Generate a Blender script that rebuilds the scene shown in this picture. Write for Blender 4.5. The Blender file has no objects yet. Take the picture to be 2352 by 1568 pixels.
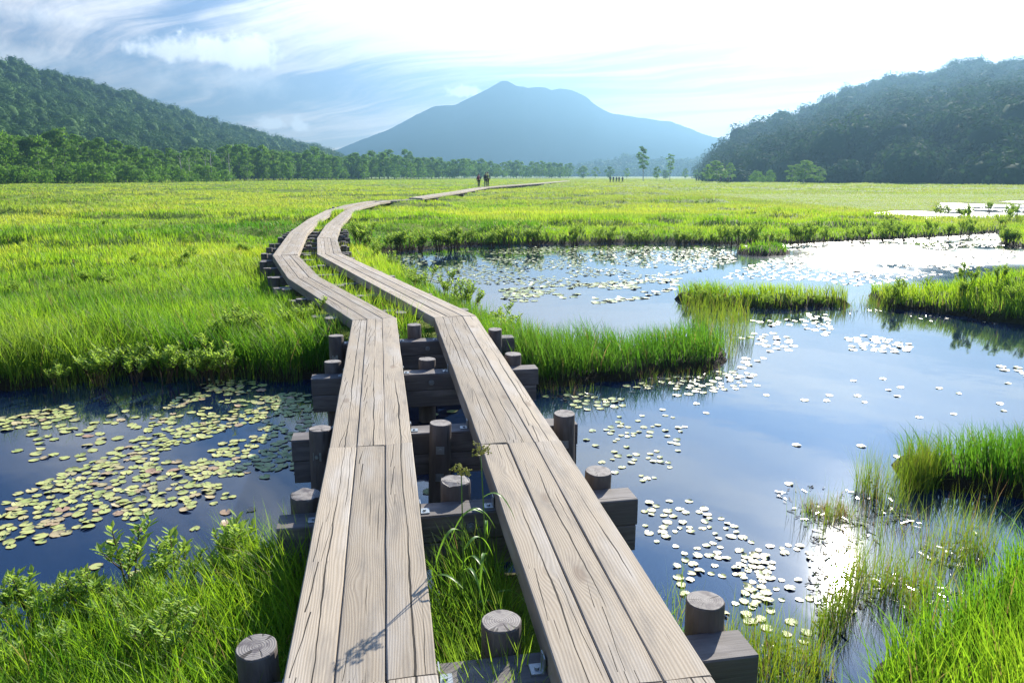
import bpy, math, random
import numpy as np
from mathutils import Vector
R = math.radians
rng = np.random.default_rng(7)
random.seed(7)
sc = bpy.context.scene
COL = sc.collection

# ---------------------------------------------------------------- camera frame used to survey the place
F, CX, CY, TILT, HC = 1745.6, 1176.0, 784.0, R(12.34), 2.22

def ray(px, py):
    r, d = (px - CX) / F, (py - CY) / F
    return (r, math.cos(TILT) - d * math.sin(TILT), -math.sin(TILT) - d * math.cos(TILT))

def gp(px, py, z=0.0):
    """where a level plane at height z is met"""
    r = ray(px, py)
    t = (z - HC) / r[2]
    return (r[0] * t, r[1] * t)

def vp(px, py, Y):
    """the point at distance Y"""
    r = ray(px, py)
    t = Y / r[1]
    return (r[0] * t, Y, HC + r[2] * t)

SUN_AZ, SUN_EL = R(25.2), R(26.7)
SUN = Vector((math.sin(SUN_AZ) * math.cos(SUN_EL), math.cos(SUN_AZ) * math.cos(SUN_EL), math.sin(SUN_EL)))

# ---------------------------------------------------------------- object helpers
def tag(o, label=None, cat=None, group=None, kind=None):
    if label: o['label'] = label
    if cat: o['category'] = cat
    if group: o['group'] = group
    if kind: o['kind'] = kind
    return o

def empty(name, loc=(0, 0, 0), rz=0.0):
    o = bpy.data.objects.new(name, None)
    COL.objects.link(o)
    o.location = loc
    o.rotation_euler = (0, 0, rz)
    o.empty_display_size = 0.1
    return o

def link(name, me, parent=None, loc=None):
    o = bpy.data.objects.new(name, me)
    COL.objects.link(o)
    if parent is not None: o.parent = parent
    if loc is not None: o.location = loc
    return o

def np_mesh(name, V, faces, mats, attrs=None, uv=None, mat_idx=None, smooth=False):
    """V (n,3); faces: list of int arrays (m,k); attrs: {name: (n,4)}; uv (n,2) per vertex"""
    me = bpy.data.meshes.new(name)
    V = np.ascontiguousarray(V, dtype=np.float32)
    me.vertices.add(len(V))
    me.vertices.foreach_set('co', V.ravel())
    loops = np.concatenate([f.ravel() for f in faces]).astype(np.int32)
    sizes = np.concatenate([np.full(len(f), f.shape[1], dtype=np.int32) for f in faces])
    starts = np.concatenate([[0], np.cumsum(sizes)[:-1]]).astype(np.int32)
    me.loops.add(len(loops))
    me.loops.foreach_set('vertex_index', loops)
    me.polygons.add(len(sizes))
    me.polygons.foreach_set('loop_start', starts)
    if mat_idx is not None:
        me.polygons.foreach_set('material_index', np.ascontiguousarray(mat_idx, dtype=np.int32))
    if smooth:
        me.polygons.foreach_set('use_smooth', np.ones(len(sizes), dtype=bool))
    me.update(calc_edges=True)
    for k, a in (attrs or {}).items():
        at = me.attributes.new(k, 'FLOAT_COLOR', 'POINT')
        at.data.foreach_set('color', np.ascontiguousarray(a, dtype=np.float32).ravel())
    if uv is not None:
        l = me.uv_layers.new(name='UVMap')
        l.data.foreach_set('uv', np.ascontiguousarray(uv, dtype=np.float32)[loops].ravel())
    for m in (mats if isinstance(mats, (list, tuple)) else [mats]):
        me.materials.append(m)
    return me

class MB:
    """collects boxes, tubes and ribbons for one mesh"""
    def __init__(s): s.v, s.f, s.m, s.uv = [], [], [], []
    def add(s, verts, faces, mi=0, uv=None):
        b = len(s.v)
        s.v += [tuple(p) for p in verts]
        s.uv += list(uv) if uv is not None else [(p[0], p[1]) for p in verts]
        for f in faces:
            s.f.append([b + i for i in f]); s.m.append(mi)
    def box(s, c, size, rz=0.0, mi=0, bev=0.0):
        hx, hy, hz = size[0] / 2, size[1] / 2, size[2] / 2
        ca, sa = math.cos(rz), math.sin(rz)
        b = bev
        prof = [(-hy + b, -hz), (hy - b, -hz), (hy, -hz + b), (hy, hz - b), (hy - b, hz), (-hy + b, hz), (-hy, hz - b), (-hy, -hz + b)] if b else \
               [(-hy, -hz), (hy, -hz), (hy, hz), (-hy, hz)]
        n = len(prof)
        vs, uv = [], []
        for i, x in enumerate((-hx, hx)):
            per = 0
            for j, (y, z) in enumerate(prof):
                vs.append((c[0] + x * ca - y * sa, c[1] + x * sa + y * ca, c[2] + z))
                uv.append((x, y + z * 1.7))
        fs = [[j, (j + 1) % n, n + (j + 1) % n, n + j] for j in range(n)]
        fs += [list(range(n))[::-1], list(range(n, 2 * n))]
        fs = [f[::-1] if k < n and False else f for k, f in enumerate(fs)]
        s.add(vs, fs, mi, uv)
    def tube(s, pts, rad, n=8, mi=0, cap=True):
        pts = [Vector(p) for p in pts]
        rad = rad if isinstance(rad, (list, tuple)) else [rad] * len(pts)
        vs, uv = [], []
        d0 = 0
        for i, p in enumerate(pts):
            t = (pts[min(i + 1, len(pts) - 1)] - pts[max(i - 1, 0)]).normalized()
            a = t.cross(Vector((0.31, 0.92, 0.2))).normalized()
            b = t.cross(a)
            if i: d0 += (p - pts[i - 1]).length
            for k in range(n):
                w = 2 * math.pi * k / n
                q = p + (a * math.cos(w) + b * math.sin(w)) * rad[i]
                vs.append(q); uv.append((d0, k / n))
        fs = []
        for i in range(len(pts) - 1):
            for k in range(n):
                fs.append([i * n + k, i * n + (k + 1) % n, (i + 1) * n + (k + 1) % n, (i + 1) * n + k])
        if cap:
            fs.append(list(range(n))[::-1]); fs.append([(len(pts) - 1) * n + k for k in range(n)])
        s.add(vs, fs, mi, uv)
    def ribbon(s, pts, wid, side, mi=0):
        pts = [Vector(p) for p in pts]; side = Vector(side)
        vs, fs, uv = [], [], []
        for i, (p, w) in enumerate(zip(pts, wid)):
            t = (pts[min(i + 1, len(pts) - 1)] - pts[max(i - 1, 0)]).normalized()
            nrm = t.cross(side).normalized()
            vs += [p - side * w, p - nrm * w * .35, p + side * w]
            uv += [(i, -1), (i, 0), (i, 1)]
        for i in range(len(pts) - 1):
            a = i * 3
            fs += [[a, a + 1, a + 4, a + 3], [a + 1, a + 2, a + 5, a + 4]]
        s.add(vs, fs, mi, uv)
    def mesh(s, name, mats, smooth=False):
        me = bpy.data.meshes.new(name)
        me.from_pydata(s.v, [], s.f)
        for m in (mats if isinstance(mats, (list, tuple)) else [mats]): me.materials.append(m)
        me.polygons.foreach_set('material_index', s.m)
        l = me.uv_layers.new(name='UVMap')
        for lp in me.loops: l.data[lp.index].uv = s.uv[lp.vertex_index]
        if smooth: me.polygons.foreach_set('use_smooth', [True] * len(s.f))
        me.update()
        return me

# ---------------------------------------------------------------- numpy noise
def _h(ix, iy, seed):
    h = (ix.astype(np.int64) * 374761393 + iy.astype(np.int64) * 668265263 + seed * 1274126177) & 0xFFFFFFFF
    h = ((h ^ (h >> 13)) * 1274126177) & 0xFFFFFFFF
    h = h ^ (h >> 16)
    return (h & 0xFFFF) / 65535.0

def vn(x, y, seed=0):
    x = np.asarray(x, float); y = np.asarray(y, float)
    ix, iy = np.floor(x), np.floor(y)
    fx, fy = x - ix, y - iy
    fx = fx * fx * (3 - 2 * fx); fy = fy * fy * (3 - 2 * fy)
    a, b = _h(ix, iy, seed), _h(ix + 1, iy, seed)
    c, d = _h(ix, iy + 1, seed), _h(ix + 1, iy + 1, seed)
    return (a * (1 - fx) + b * fx) * (1 - fy) + (c * (1 - fx) + d * fx) * fy

def fbm(x, y, seed=0, o=3):
    s, a, t = 0, 1.0, 0
    for k in range(o):
        s = s + a * vn(x * 2 ** k + 17 * k, y * 2 ** k - 9 * k, seed + k); t += a; a *= .5
    return s / t

def sstep(a, b, x):
    t = np.clip((x - a) / (b - a), 0, 1)
    return t * t * (3 - 2 * t)

# ---------------------------------------------------------------- node helper
class NT:
    def __init__(s, tree):
        s.t = tree; s.n = tree.nodes; s.l = tree.links
    def new(s, typ, **kw):
        n = s.n.new(typ)
        for k, v in kw.items(): setattr(n, k, v)
        return n
    def put(s, sock, v):
        if hasattr(v, 'is_output'): s.l.new(v, sock)
        elif v is not None: sock.default_value = v
    def m(s, op, a, b=None, c=None, clamp=False):
        n = s.new('ShaderNodeMath', operation=op, use_clamp=clamp)
        for i, v in enumerate((a, b, c)):
            if v is not None: s.put(n.inputs[i], v)
        return n.outputs[0]
    def vm(s, op, a, b=None):
        n = s.new('ShaderNodeVectorMath', operation=op)
        s.put(n.inputs[0], a)
        if b is not None: s.put(n.inputs[1], b)
        return n.outputs['Value'] if op in ('DOT_PRODUCT', 'LENGTH') else n.outputs[0]
    def mix(s, f, a, b, blend='MIX'):
        n = s.new('ShaderNodeMix', data_type='RGBA', blend_type=blend)
        s.put(n.inputs[0], f)
        for i, v in ((6, a), (7, b)):
            if not hasattr(v, 'is_output') and len(v) == 3: v = (*v, 1)
            s.put(n.inputs[i], v)
        return n.outputs[2]
    def noise(s, vec, scale=5, detail=2, rough=.5, dist=0.0, dim='3D', w=None):
        n = s.new('ShaderNodeTexNoise', noise_dimensions=dim)
        if vec is not None: s.l.new(vec, n.inputs['Vector'])
        if w is not None: s.put(n.inputs['W'], w)
        n.inputs['Scale'].default_value = scale; n.inputs['Detail'].default_value = detail
        n.inputs['Roughness'].default_value = rough; n.inputs['Distortion'].default_value = dist
        return n.outputs['Fac']
    def xyz(s, x, y, z=0.0):
        n = s.new('ShaderNodeCombineXYZ')
        for i, v in enumerate((x, y, z)): s.put(n.inputs[i], v)
        return n.outputs[0]
    def sep(s, v):
        n = s.new('ShaderNodeSeparateXYZ'); s.l.new(v, n.inputs[0]); return n.outputs
    def ss(s, a, b, x):
        n = s.new('ShaderNodeMapRange', interpolation_type='SMOOTHSTEP')
        s.put(n.inputs[0], x); s.put(n.inputs[1], a); s.put(n.inputs[2], b)
        return n.outputs[0]
    def ramp(s, f, stops):
        n = s.new('ShaderNodeValToRGB'); s.l.new(f, n.inputs[0])
        e = n.color_ramp.elements
        while len(e) < len(stops): e.new(.5)
        for i, (p, c) in enumerate(stops): e[i].position = p; e[i].color = (*c, 1)
        return n.outputs[0]
    def attr(s, name):
        return s.new('ShaderNodeAttribute', attribute_name=name)

def material(name):
    m = bpy.data.materials.new(name); m.use_nodes = True
    m.node_tree.nodes.clear()
    t = NT(m.node_tree)
    out = t.new('ShaderNodeOutputMaterial')
    return m, t, out

def principled(t, out, color, rough=.6, spec=.5, bump=None, bump_d=.002, bump_s=1.0):
    p = t.new('ShaderNodeBsdfPrincipled')
    if not hasattr(color, 'is_output') and len(color) == 3: color = (*color, 1)
    t.put(p.inputs['Base Color'], color); t.put(p.inputs['Roughness'], rough)
    t.put(p.inputs['Specular IOR Level'], spec)
    if bump is not None:
        b = t.new('ShaderNodeBump'); b.inputs['Distance'].default_value = bump_d; b.inputs['Strength'].default_value = bump_s
        t.l.new(bump, b.inputs['Height']); t.l.new(b.outputs[0], p.inputs['Normal'])
    if out is not None: t.l.new(p.outputs[0], out.inputs[0])
    return p

# ---------------------------------------------------------------- materials
def wood_deck():
    m, t, out = material('weathered_plank_wood')
    uv = t.new('ShaderNodeTexCoord').outputs['UV']
    rnd = t.new('ShaderNodeObjectInfo').outputs['Random']
    u, v, _ = t.sep(uv)
    off = t.m('MULTIPLY', rnd, 83.0)
    uo = t.m('ADD', u, off)
    # knots: sparse cells along the plank that push the rings aside
    vor = t.new('ShaderNodeTexVoronoi', feature='F1')
    t.l.new(t.xyz(t.m('MULTIPLY', uo, 1.6), t.m('MULTIPLY', v, 4.5), off), vor.inputs['Vector']); vor.inputs['Scale'].default_value = 1.0
    kd = vor.outputs['Distance']
    knot = t.m('POWER', 2.718, t.m('MULTIPLY', t.m('MULTIPLY', kd, kd), -26.0))
    low = t.noise(t.xyz(t.m('MULTIPLY', uo, .8), t.m('MULTIPLY', v, 5.0), off), 1.0, 3, .5)
    ph = t.m('ADD', t.m('MULTIPLY', v, 84.0), t.m('ADD', t.m('MULTIPLY', low, 9.0), t.m('MULTIPLY', knot, 4.0)))
    ring = t.m('ADD', t.m('MULTIPLY', t.m('SINE', t.m('MULTIPLY', ph, 6.28)), .5), .5)
    fine = t.noise(t.xyz(t.m('MULTIPLY', uo, 7.0), t.m('MULTIPLY', v, 260.0), off), 1.0, 3, .6)
    patch = t.noise(t.xyz(t.m('MULTIPLY', uo, 1.3), t.m('MULTIPLY', v, 6.0), t.m('ADD', off, 9.0)), 1.0, 3, .55)
    # drying cracks: wandering slits that open and close along the plank
    def crack(c, seed, slope, wmax, thr):
        w1 = t.noise(t.xyz(t.m('MULTIPLY', uo, 1.1), seed, off), 1.0, 4, .55)
        saw = t.m('MULTIPLY', t.m('SUBTRACT', t.m('FRACT', t.m('MULTIPLY', uo, 2.6)), .5), slope)
        line = t.m('ADD', t.m('ADD', c, saw), t.m('MULTIPLY', t.m('SUBTRACT', w1, .5), .055))
        op = t.noise(t.xyz(t.m('MULTIPLY', uo, 1.0), seed + 5.5, off), 1.0, 2, .5)
        wd = t.m('MULTIPLY', t.m('MAXIMUM', t.m('SUBTRACT', op, thr), 0.0), wmax)
        dd = t.m('ABSOLUTE', t.m('SUBTRACT', v, line))
        return t.m('MULTIPLY', t.ss(t.m('ADD', wd, .0010), t.m('MULTIPLY', wd, .7), dd), t.ss(.0, .0006, wd))
    cr = t.m('MAXIMUM', crack(.012, 1.0, .0, .020, .40), t.m('MAXIMUM', crack(-.045, 3.3, .022, .016, .50), crack(.052, 7.7, .0, .014, .52)))
    cr = t.m('MAXIMUM', cr, crack(-.008, 11.3, .03, .010, .53))
    cr = t.m('MULTIPLY', cr, .93)
    specks = t.ss(.72, .80, t.noise(t.xyz(t.m('MULTIPLY', uo, 40.0), t.m('MULTIPLY', v, 110.0), off), 1.0, 2, .5))
    specks = t.m('MULTIPLY', specks, t.ss(.5, .65, patch))
    base = t.mix(ring, (.35, .29, .215), (.475, .405, .31))
    base = t.mix(t.m('MULTIPLY', fine, .60), base, (.25, .205, .16))
    blot = t.noise(t.xyz(t.m('MULTIPLY', uo, 2.4), t.m('MULTIPLY', v, 14.0), t.m('ADD', off, 21.0)), 1.0, 5, .65)
    base = t.mix(t.m('MULTIPLY', t.ss(.44, .72, blot), .68), base, (.215, .19, .16))
    edge = t.ss(.060, .082, t.m('ABSOLUTE', t.m('ADD', v, t.m('MULTIPLY', t.m('SUBTRACT', blot, .5), .05))))
    base = t.mix(t.m('MULTIPLY', edge, .45), base, (.19, .165, .14))
    base = t.mix(t.ss(.45, .75, patch), base, t.mix(ring, (.36, .325, .28), (.43, .39, .34)))
    base = t.mix(t.m('MULTIPLY', t.ss(.55, .95, knot), .65), base, (.20, .15, .11))
    tone = t.m('ADD', .80, t.m('MULTIPLY', rnd, .32))
    base = t.mix(1.0, base, t.xyz(tone, tone, tone), 'MULTIPLY')
    base = t.mix(t.m('MULTIPLY', specks, .6), base, (.07, .055, .04))
    base = t.mix(cr, base, (.012, .010, .009))
    h = t.m('SUBTRACT', t.m('ADD', t.m('MULTIPLY', ring, .35), t.m('MULTIPLY', fine, .25)), t.m('MULTIPLY', cr, 3.0))
    principled(t, out, base, .8, .15, h, .0014, .8)
    return m

def wood_dark(name, a, b, su, sv):
    m, t, out = material(name)
    uv = t.new('ShaderNodeTexCoord').outputs['UV']
    off = t.m('MULTIPLY', t.new('ShaderNodeObjectInfo').outputs['Random'], 61.0)
    u, v, _ = t.sep(uv)
    g = t.noise(t.xyz(t.m('MULTIPLY', u, su), t.m('MULTIPLY', v, sv), off), 1.0, 4, .6)
    p = t.noise(t.xyz(t.m('MULTIPLY', u, 3.0), t.m('MULTIPLY', v, 9.0), off), 1.0, 3, .55)
    c = t.mix(g, a, b)
    c = t.mix(t.ss(.45, .8, p), c, tuple(x * 1.35 for x in b))
    ck = t.ss(.66, .72, t.noise(t.xyz(t.m('MULTIPLY', u, su * .4), t.m('MULTIPLY', v, sv * .5), t.m('ADD', off, 4.0)), 1.0, 2, .5))
    c = t.mix(t.m('MULTIPLY', ck, .8), c, (.02, .017, .015))
    principled(t, out, c, .75, .25, t.m('SUBTRACT', g, ck), .003, .7)
    return m

def end_grain():
    m, t, out = material('post_end_grain')
    co = t.new('ShaderNodeTexCoord').outputs['Object']
    off = t.m('MULTIPLY', t.new('ShaderNodeObjectInfo').outputs['Random'], 37.0)
    x, y, z = t.sep(co)
    n0 = t.noise(t.xyz(t.m('MULTIPLY', x, 9.0), t.m('MULTIPLY', y, 9.0), off), 1.0, 2, .5)
    r = t.m('SQRT', t.m('ADD', t.m('MULTIPLY', x, x), t.m('MULTIPLY', y, y)))
    ring = t.m('ADD', t.m('MULTIPLY', t.m('SINE', t.m('ADD', t.m('MULTIPLY', r, 720.0), t.m('MULTIPLY', n0, 9.0))), .5), .5)
    ang = t.m('ARCTAN2', y, x)
    sp = t.noise(t.xyz(t.m('MULTIPLY', ang, 2.4), t.m('MULTIPLY', r, 6.0), off), 1.0, 2, .5)
    ck = t.m('MULTIPLY', t.ss(.62, .67, sp), t.ss(.005, .03, r))
    stain = t.noise(t.xyz(t.m('MULTIPLY', x, 22.0), t.m('MULTIPLY', y, 22.0), t.m('ADD', off, 3.0)), 1.0, 3, .6)
    c = t.mix(ring, (.19, .17, .155), (.30, .275, .25))
    c = t.mix(t.ss(.42, .68, stain), c, (.12, .105, .105))
    c = t.mix(t.m('MULTIPLY', ck, .85), c, (.03, .025, .022))
    principled(t, out, c, .75, .25, t.m('SUBTRACT', t.m('MULTIPLY', ring, .4), ck), .002, .6)
    return m

def leafy(name, cols, trans, tcol, rough=.5, spec=.35):
    """cols: three colours over tone.r; brown over tone.b; trans: how much light comes through"""
    m, t, out = material(name)
    a = t.attr('tone')
    r, g, b = t.sep(a.outputs['Vector'])
    c = t.ramp(r, [(0.0, cols[0]), (.5, cols[1]), (1.0, cols[2])])
    tc = t.ramp(r, [(0.0, tcol[0]), (.5, tcol[1]), (1.0, tcol[2])])
    if name == 'sedge_blades':
        c = t.mix(g, c, (.17, .215, .05)); tc = t.mix(g, tc, (.34, .40, .065))
    br = t.ss(.5, 1.0, b)
    c = t.mix(br, c, (.30, .20, .09)); tc = t.mix(br, tc, (.34, .22, .09))
    p = principled(t, None, c, rough, spec)
    tr = t.new('ShaderNodeBsdfTranslucent'); t.l.new(tc, tr.inputs[0])
    mx = t.new('ShaderNodeMixShader'); mx.inputs[0].default_value = trans
    t.l.new(p.outputs[0], mx.inputs[1]); t.l.new(tr.outputs[0], mx.inputs[2]); t.l.new(mx.outputs[0], out.inputs[0])
    return m

def flat_mat(name, c, rough=.7, spec=.3, metal=0.0):
    m, t, out = material(name)
    co = t.new('ShaderNodeTexCoord').outputs['Object']
    n = t.noise(co, 14.0, 3, .6)
    p = principled(t, out, t.mix(n, tuple(x * .75 for x in c), tuple(min(1, x * 1.2) for x in c)), rough, spec)
    p.inputs['Metallic'].default_value = metal
    return m

M = {}
M['deck'] = wood_deck()
M['beam'] = wood_dark('weathered_beam_wood', (.075, .066, .062), (.17, .155, .15), 3.0, 70.0)
M['post'] = wood_dark('weathered_post_wood', (.06, .05, .045), (.15, .13, .12), 5.0, 26.0)
M['grain'] = end_grain()
M['steel'] = flat_mat('galvanised_steel', (.30, .33, .35), .45, .5, .6)
M['grass'] = leafy('sedge_blades', ((.045, .125, .012), (.15, .27, .020), (.30, .36, .045)), .52,
                   ((.09, .26, .014), (.31, .52, .02), (.52, .60, .045)), .5, .22)
M['reed'] = leafy('reed_blades', ((.04, .09, .015), (.10, .17, .02), (.22, .24, .03)), .42,
                  ((.12, .27, .015), (.24, .38, .02), (.44, .48, .03)), .28, .5)
M['gale'] = leafy('shrub_leaves', ((.09, .19, .04), (.17, .29, .06), (.27, .38, .085)), .42,
                  ((.18, .36, .03), (.34, .55, .05), (.50, .66, .08)), .62, .22)
M['tree'] = leafy('tree_leaves', ((.05, .115, .020), (.09, .175, .030), (.14, .24, .042)), .42,
                  ((.08, .20, .015), (.15, .33, .025), (.24, .44, .035)), .7, .1)
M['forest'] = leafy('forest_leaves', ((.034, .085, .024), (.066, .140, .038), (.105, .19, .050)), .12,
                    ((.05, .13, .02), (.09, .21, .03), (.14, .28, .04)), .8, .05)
M['forest_shade_tint'] = leafy('shade_tinted_forest_leaves', ((.020, .050, .028), (.034, .075, .040), (.055, .105, .050)), .12,
                    ((.05, .12, .03), (.08, .18, .04), (.12, .24, .05)), .9, .03)  # darker, bluer copy of the forest leaves: backlit shade put into the colour
M['bark'] = flat_mat('grey_bark', (.14, .12, .10), .8, .2)
M['birch'] = flat_mat('pale_birch_bark', (.45, .44, .41), .7, .2)
M['stem'] = flat_mat('brown_twig', (.09, .06, .035), .7, .2)

def pad_mat():
    m, t, out = material('lily_pad_leaf')
    a = t.attr('tone'); r, g, b = t.sep(a.outputs['Vector'])
    rnd = t.new('ShaderNodeObjectInfo').outputs['Random']
    co = t.new('ShaderNodeTexCoord').outputs['Object']
    n = t.noise(co, 30.0, 3, .6)
    k = t.m('ADD', r, t.m('MULTIPLY', t.m('SUBTRACT', rnd, .5), .16))
    c = t.ramp(k, [(0.0, (.16, .25, .08)), (.30, (.34, .42, .11)), (.62, (.50, .53, .17)), (.80, (.46, .38, .20)), (1.0, (.36, .20, .14))])
    c = t.mix(t.m('MULTIPLY', n, .45), c, t.mix(.5, c, (.16, .12, .06)))
    c = t.mix(t.ss(.75, 1.0, g), c, (.26, .19, .10))
    principled(t, out, c, .42, .42, t.noise(co, 55.0, 2, .5), .002, .5)
    return m
M['pad'] = pad_mat()

def ground_mat():
    m, t, out = material('marsh_ground')
    a = t.attr('tone'); r, g, b = t.sep(a.outputs['Vector'])
    pos = t.new('ShaderNodeNewGeometry').outputs['Position']
    n1 = t.noise(pos, .35, 4, .6); n2 = t.noise(pos, 3.0, 4, .65)
    c = t.mix(n2, (.055, .10, .014), (.16, .25, .028))
    c = t.mix(t.ss(.42, .62, n1), c, t.mix(n2, (.10, .15, .02), (.24, .28, .05)))
    c = t.mix(r, c, (.022, .016, .009))
    h = t.noise(pos, 9.0, 4, .7)
    principled(t, out, c, .9, .12, h, .05, .8)
    return m
M['ground'] = ground_mat()

def water_mat():
    m, t, out = material('pond_water')
    pos = t.new('ShaderNodeNewGeometry').outputs['Position']
    n = t.noise(pos, 1.3, 2, .5); n2 = t.noise(pos, 7.0, 2, .5)
    h = t.m('ADD', n, t.m('MULTIPLY', n2, .10))
    wx, wy, _ = t.sep(pos)
    gust = t.noise(pos, .22, 3, .6)
    breeze = t.m('MULTIPLY', t.m('MULTIPLY', t.ss(6.5, 12.0, t.m('ADD', wx, t.m('MULTIPLY', gust, 4.0))), t.ss(15.0, 20.0, wy)), t.ss(.36, .52, gust))   # a breeze roughens the open far water
    rgh = t.m('ADD', .042, t.m('MULTIPLY', breeze, .20))
    p = principled(t, out, (.006, .015, .042), rgh, .5, h, .006, .5)
    p.inputs['IOR'].default_value = 1.6
    return m
M['water'] = water_mat()

def slope_mat(name, a, b, sc_):
    m, t, out = material(name)
    pos = t.new('ShaderNodeNewGeometry').outputs['Position']
    n = t.noise(pos, sc_, 5, .6)
    principled(t, out, t.mix(n, a, b), 1.0, .0)
    return m
M['hill'] = slope_mat('wooded_slope', (.010, .022, .008), (.03, .055, .016), .06)
M['mountain'] = slope_mat('mountain_slope', (.007, .017, .013), (.013, .026, .018), .012)

# ---------------------------------------------------------------- the ponds (surveyed shore lines at water level)
def shore(pts): return np.array([gp(*p) for p in pts])
MAIN = shore([(-150, 1590), (0, 1545), (224, 1480), (400, 1430), (560, 1385), (700, 1360), (900, 1370), (985, 1410), (1050, 1345), (1250, 1330),
              (1450, 1420), (1530, 1560), (1660, 1680), (1880, 1710), (1990, 1640), (2110, 1530), (2215, 1400), (2330, 1300),
              (2520, 1280), (2520, 1185), (2352, 1150), (2240, 1135), (2090, 1100), (2080, 1075), (2160, 1062), (2250, 1050), (2352, 1045), (2700, 1030), (3400, 900), (3000, 780),
              (2700, 700), (2800, 610), (2600, 585), (2352, 569), (2300, 562), (2296, 533), (2200, 541), (2100, 547), (1950, 553), (1820, 560),
              (1690, 561), (1600, 558), (1400, 557), (1250, 561), (1080, 563), (960, 573), (850, 581), (905, 622), (945, 668), (1040, 715), (1110, 755), (1150, 810),
              (1300, 826), (1400, 818), (1500, 806), (1600, 800), (1655, 812), (1664, 828), (1640, 842), (1560, 856), (1400, 874), (1300, 889), (1240, 895),
              (1160, 893), (1050, 872), (930, 872), (800, 880), (700, 874), (510, 859), (340, 863), (170, 881), (0, 897), (-150, 915), (-500, 960), (-700, 1150), (-500, 1420)])
ISL = [shore([(1560, 692), (1610, 699), (1700, 707), (1850, 707), (1950, 702), (1962, 694), (1900, 690), (1700, 688), (1600, 684), (1562, 684)]),
       shore([(1985, 686), (2050, 708), (2200, 725), (2352, 746), (2620, 782), (2900, 700), (2600, 610), (2352, 652), (2250, 678), (2100, 686), (1995, 677)]),
       shore([(1688, 580), (1720, 585), (1760, 587), (1800, 585), (1812, 579), (1790, 575), (1700, 575)])]
FARP = [shore([(2000, 490), (2060, 484), (2140, 486), (2250, 496), (2245, 508), (2150, 512), (2040, 508)]),
        shore([(2150, 480), (2160, 466), (2352, 471), (2700, 476), (2700, 520), (2352, 512), (2200, 500)]),
        shore([(2290, 464), (2330, 461), (2600, 463), (2600, 470), (2340, 469)])]

def sdist(x, y, P):
    """signed distance to polygon P, positive inside"""
    d2 = np.full(x.shape, 1e18); ins = np.zeros(x.shape, bool)
    n = len(P)
    for i in range(n):
        ax, ay = P[i]; bx, by = P[(i + 1) % n]
        ex, ey = bx - ax, by - ay
        t = np.clip(((x - ax) * ex + (y - ay) * ey) / max(ex * ex + ey * ey, 1e-12), 0, 1)
        d2 = np.minimum(d2, (x - ax - t * ex) ** 2 + (y - ay - t * ey) ** 2)
        if abs(ey) > 1e-12:
            c = ((ay > y) != (by > y)) & (x < (bx - ax) * (y - ay) / ey + ax)
            ins ^= c
    d = np.sqrt(d2)
    return np.where(ins, d, -d)

def water_sd(x, y):
    w = sdist(x, y, MAIN)
    for p in ISL: w = np.minimum(w, -sdist(x, y, p))
    for p in FARP: w = np.maximum(w, sdist(x, y, p))
    j = (vn(x * 2.3, y * 2.3, 91) - .5) * .22 + (vn(x * 7, y * 7, 92) - .5) * .08
    return w + j * np.minimum(1, 6 / np.maximum(1, np.hypot(x, y) * .25))

def ground_h(x, y, w=None):
    if w is None: w = water_sd(x, y)
    r = np.hypot(x, y)
    hum = .22 * (fbm(x * .55, y * .55, 3) - .5) + .15 * (fbm(x * 1.6, y * 1.6, 5) - .5)
    ridge = sstep(.54, .68, fbm(x * .16 + 2.0, y * .30, 11)) * .27
    away = sstep(.2, 1.5, -w)
    base = .10 + .12 * sstep(0, .7, -w) + away * (hum + ridge * sstep(8, 14, r)) * (1 - sstep(120, 300, r))
    flat = sstep(14, 20, x) * sstep(33, 38, y) * (1 - sstep(90, 110, y))
    base = base * (1 - flat) + (.05 + .05 * hum) * flat
    bed = -.10 - .35 * sstep(.1, 1.2, w)
    k = sstep(-.10, .12, w)
    return base * (1 - k) + bed * k

# ---------------------------------------------------------------- boardwalk lines
LANE_W, DECK = .50, .62
LEFT = [(-.235, .60), (-.49, 2.16), (-.855, 4.365), (-1.57, 8.53), (-3.33, 12.1), (-4.65, 15.6), (-6.15, 22.1), (-7.3, 28.4), (-8.4, 35.8), (-8.9, 42.3), (-8.85, 48.5), (-6.75, 52.4)]
RIGHT = [(.665, .60), (.41, 2.16), (.055, 4.42), (-.66, 8.68), (-3.80, 15.85), (-4.82, 19.9), (-5.85, 25.1), (-7.3, 34.2), (-7.9, 39.4), (-8.1, 46.0), (-7.9, 48.8), (-6.2, 51.5)]
FARL = [(-6.75, 52.4), (-5.5, 70.0), (-3.95, 97.0), (.35, 122.5), (4.8, 147.5), (9.6, 178.0), (14.6, 211.0)]
FARR = [(-6.2, 51.5), (-4.75, 69.5), (-3.2, 96.6), (1.1, 122.1), (5.55, 147.0), (10.4, 177.6), (15.5, 210.6)]
LEFT, RIGHT = LEFT + FARL[1:], RIGHT + FARR[1:]

def seg_dist(x, y, path):
    d2 = np.full(np.shape(x), 1e18)
    for (ax, ay), (bx, by) in zip(path, path[1:]):
        ex, ey = bx - ax, by - ay
        t = np.clip(((x - ax) * ex + (y - ay) * ey) / (ex * ex + ey * ey), 0, 1)
        d2 = np.minimum(d2, (x - ax - t * ex) ** 2 + (y - ay - t * ey) ** 2)
    return np.sqrt(d2)

def deck_dist(x, y):
    return np.minimum(seg_dist(x, y, LEFT), seg_dist(x, y, RIGHT))

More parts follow.
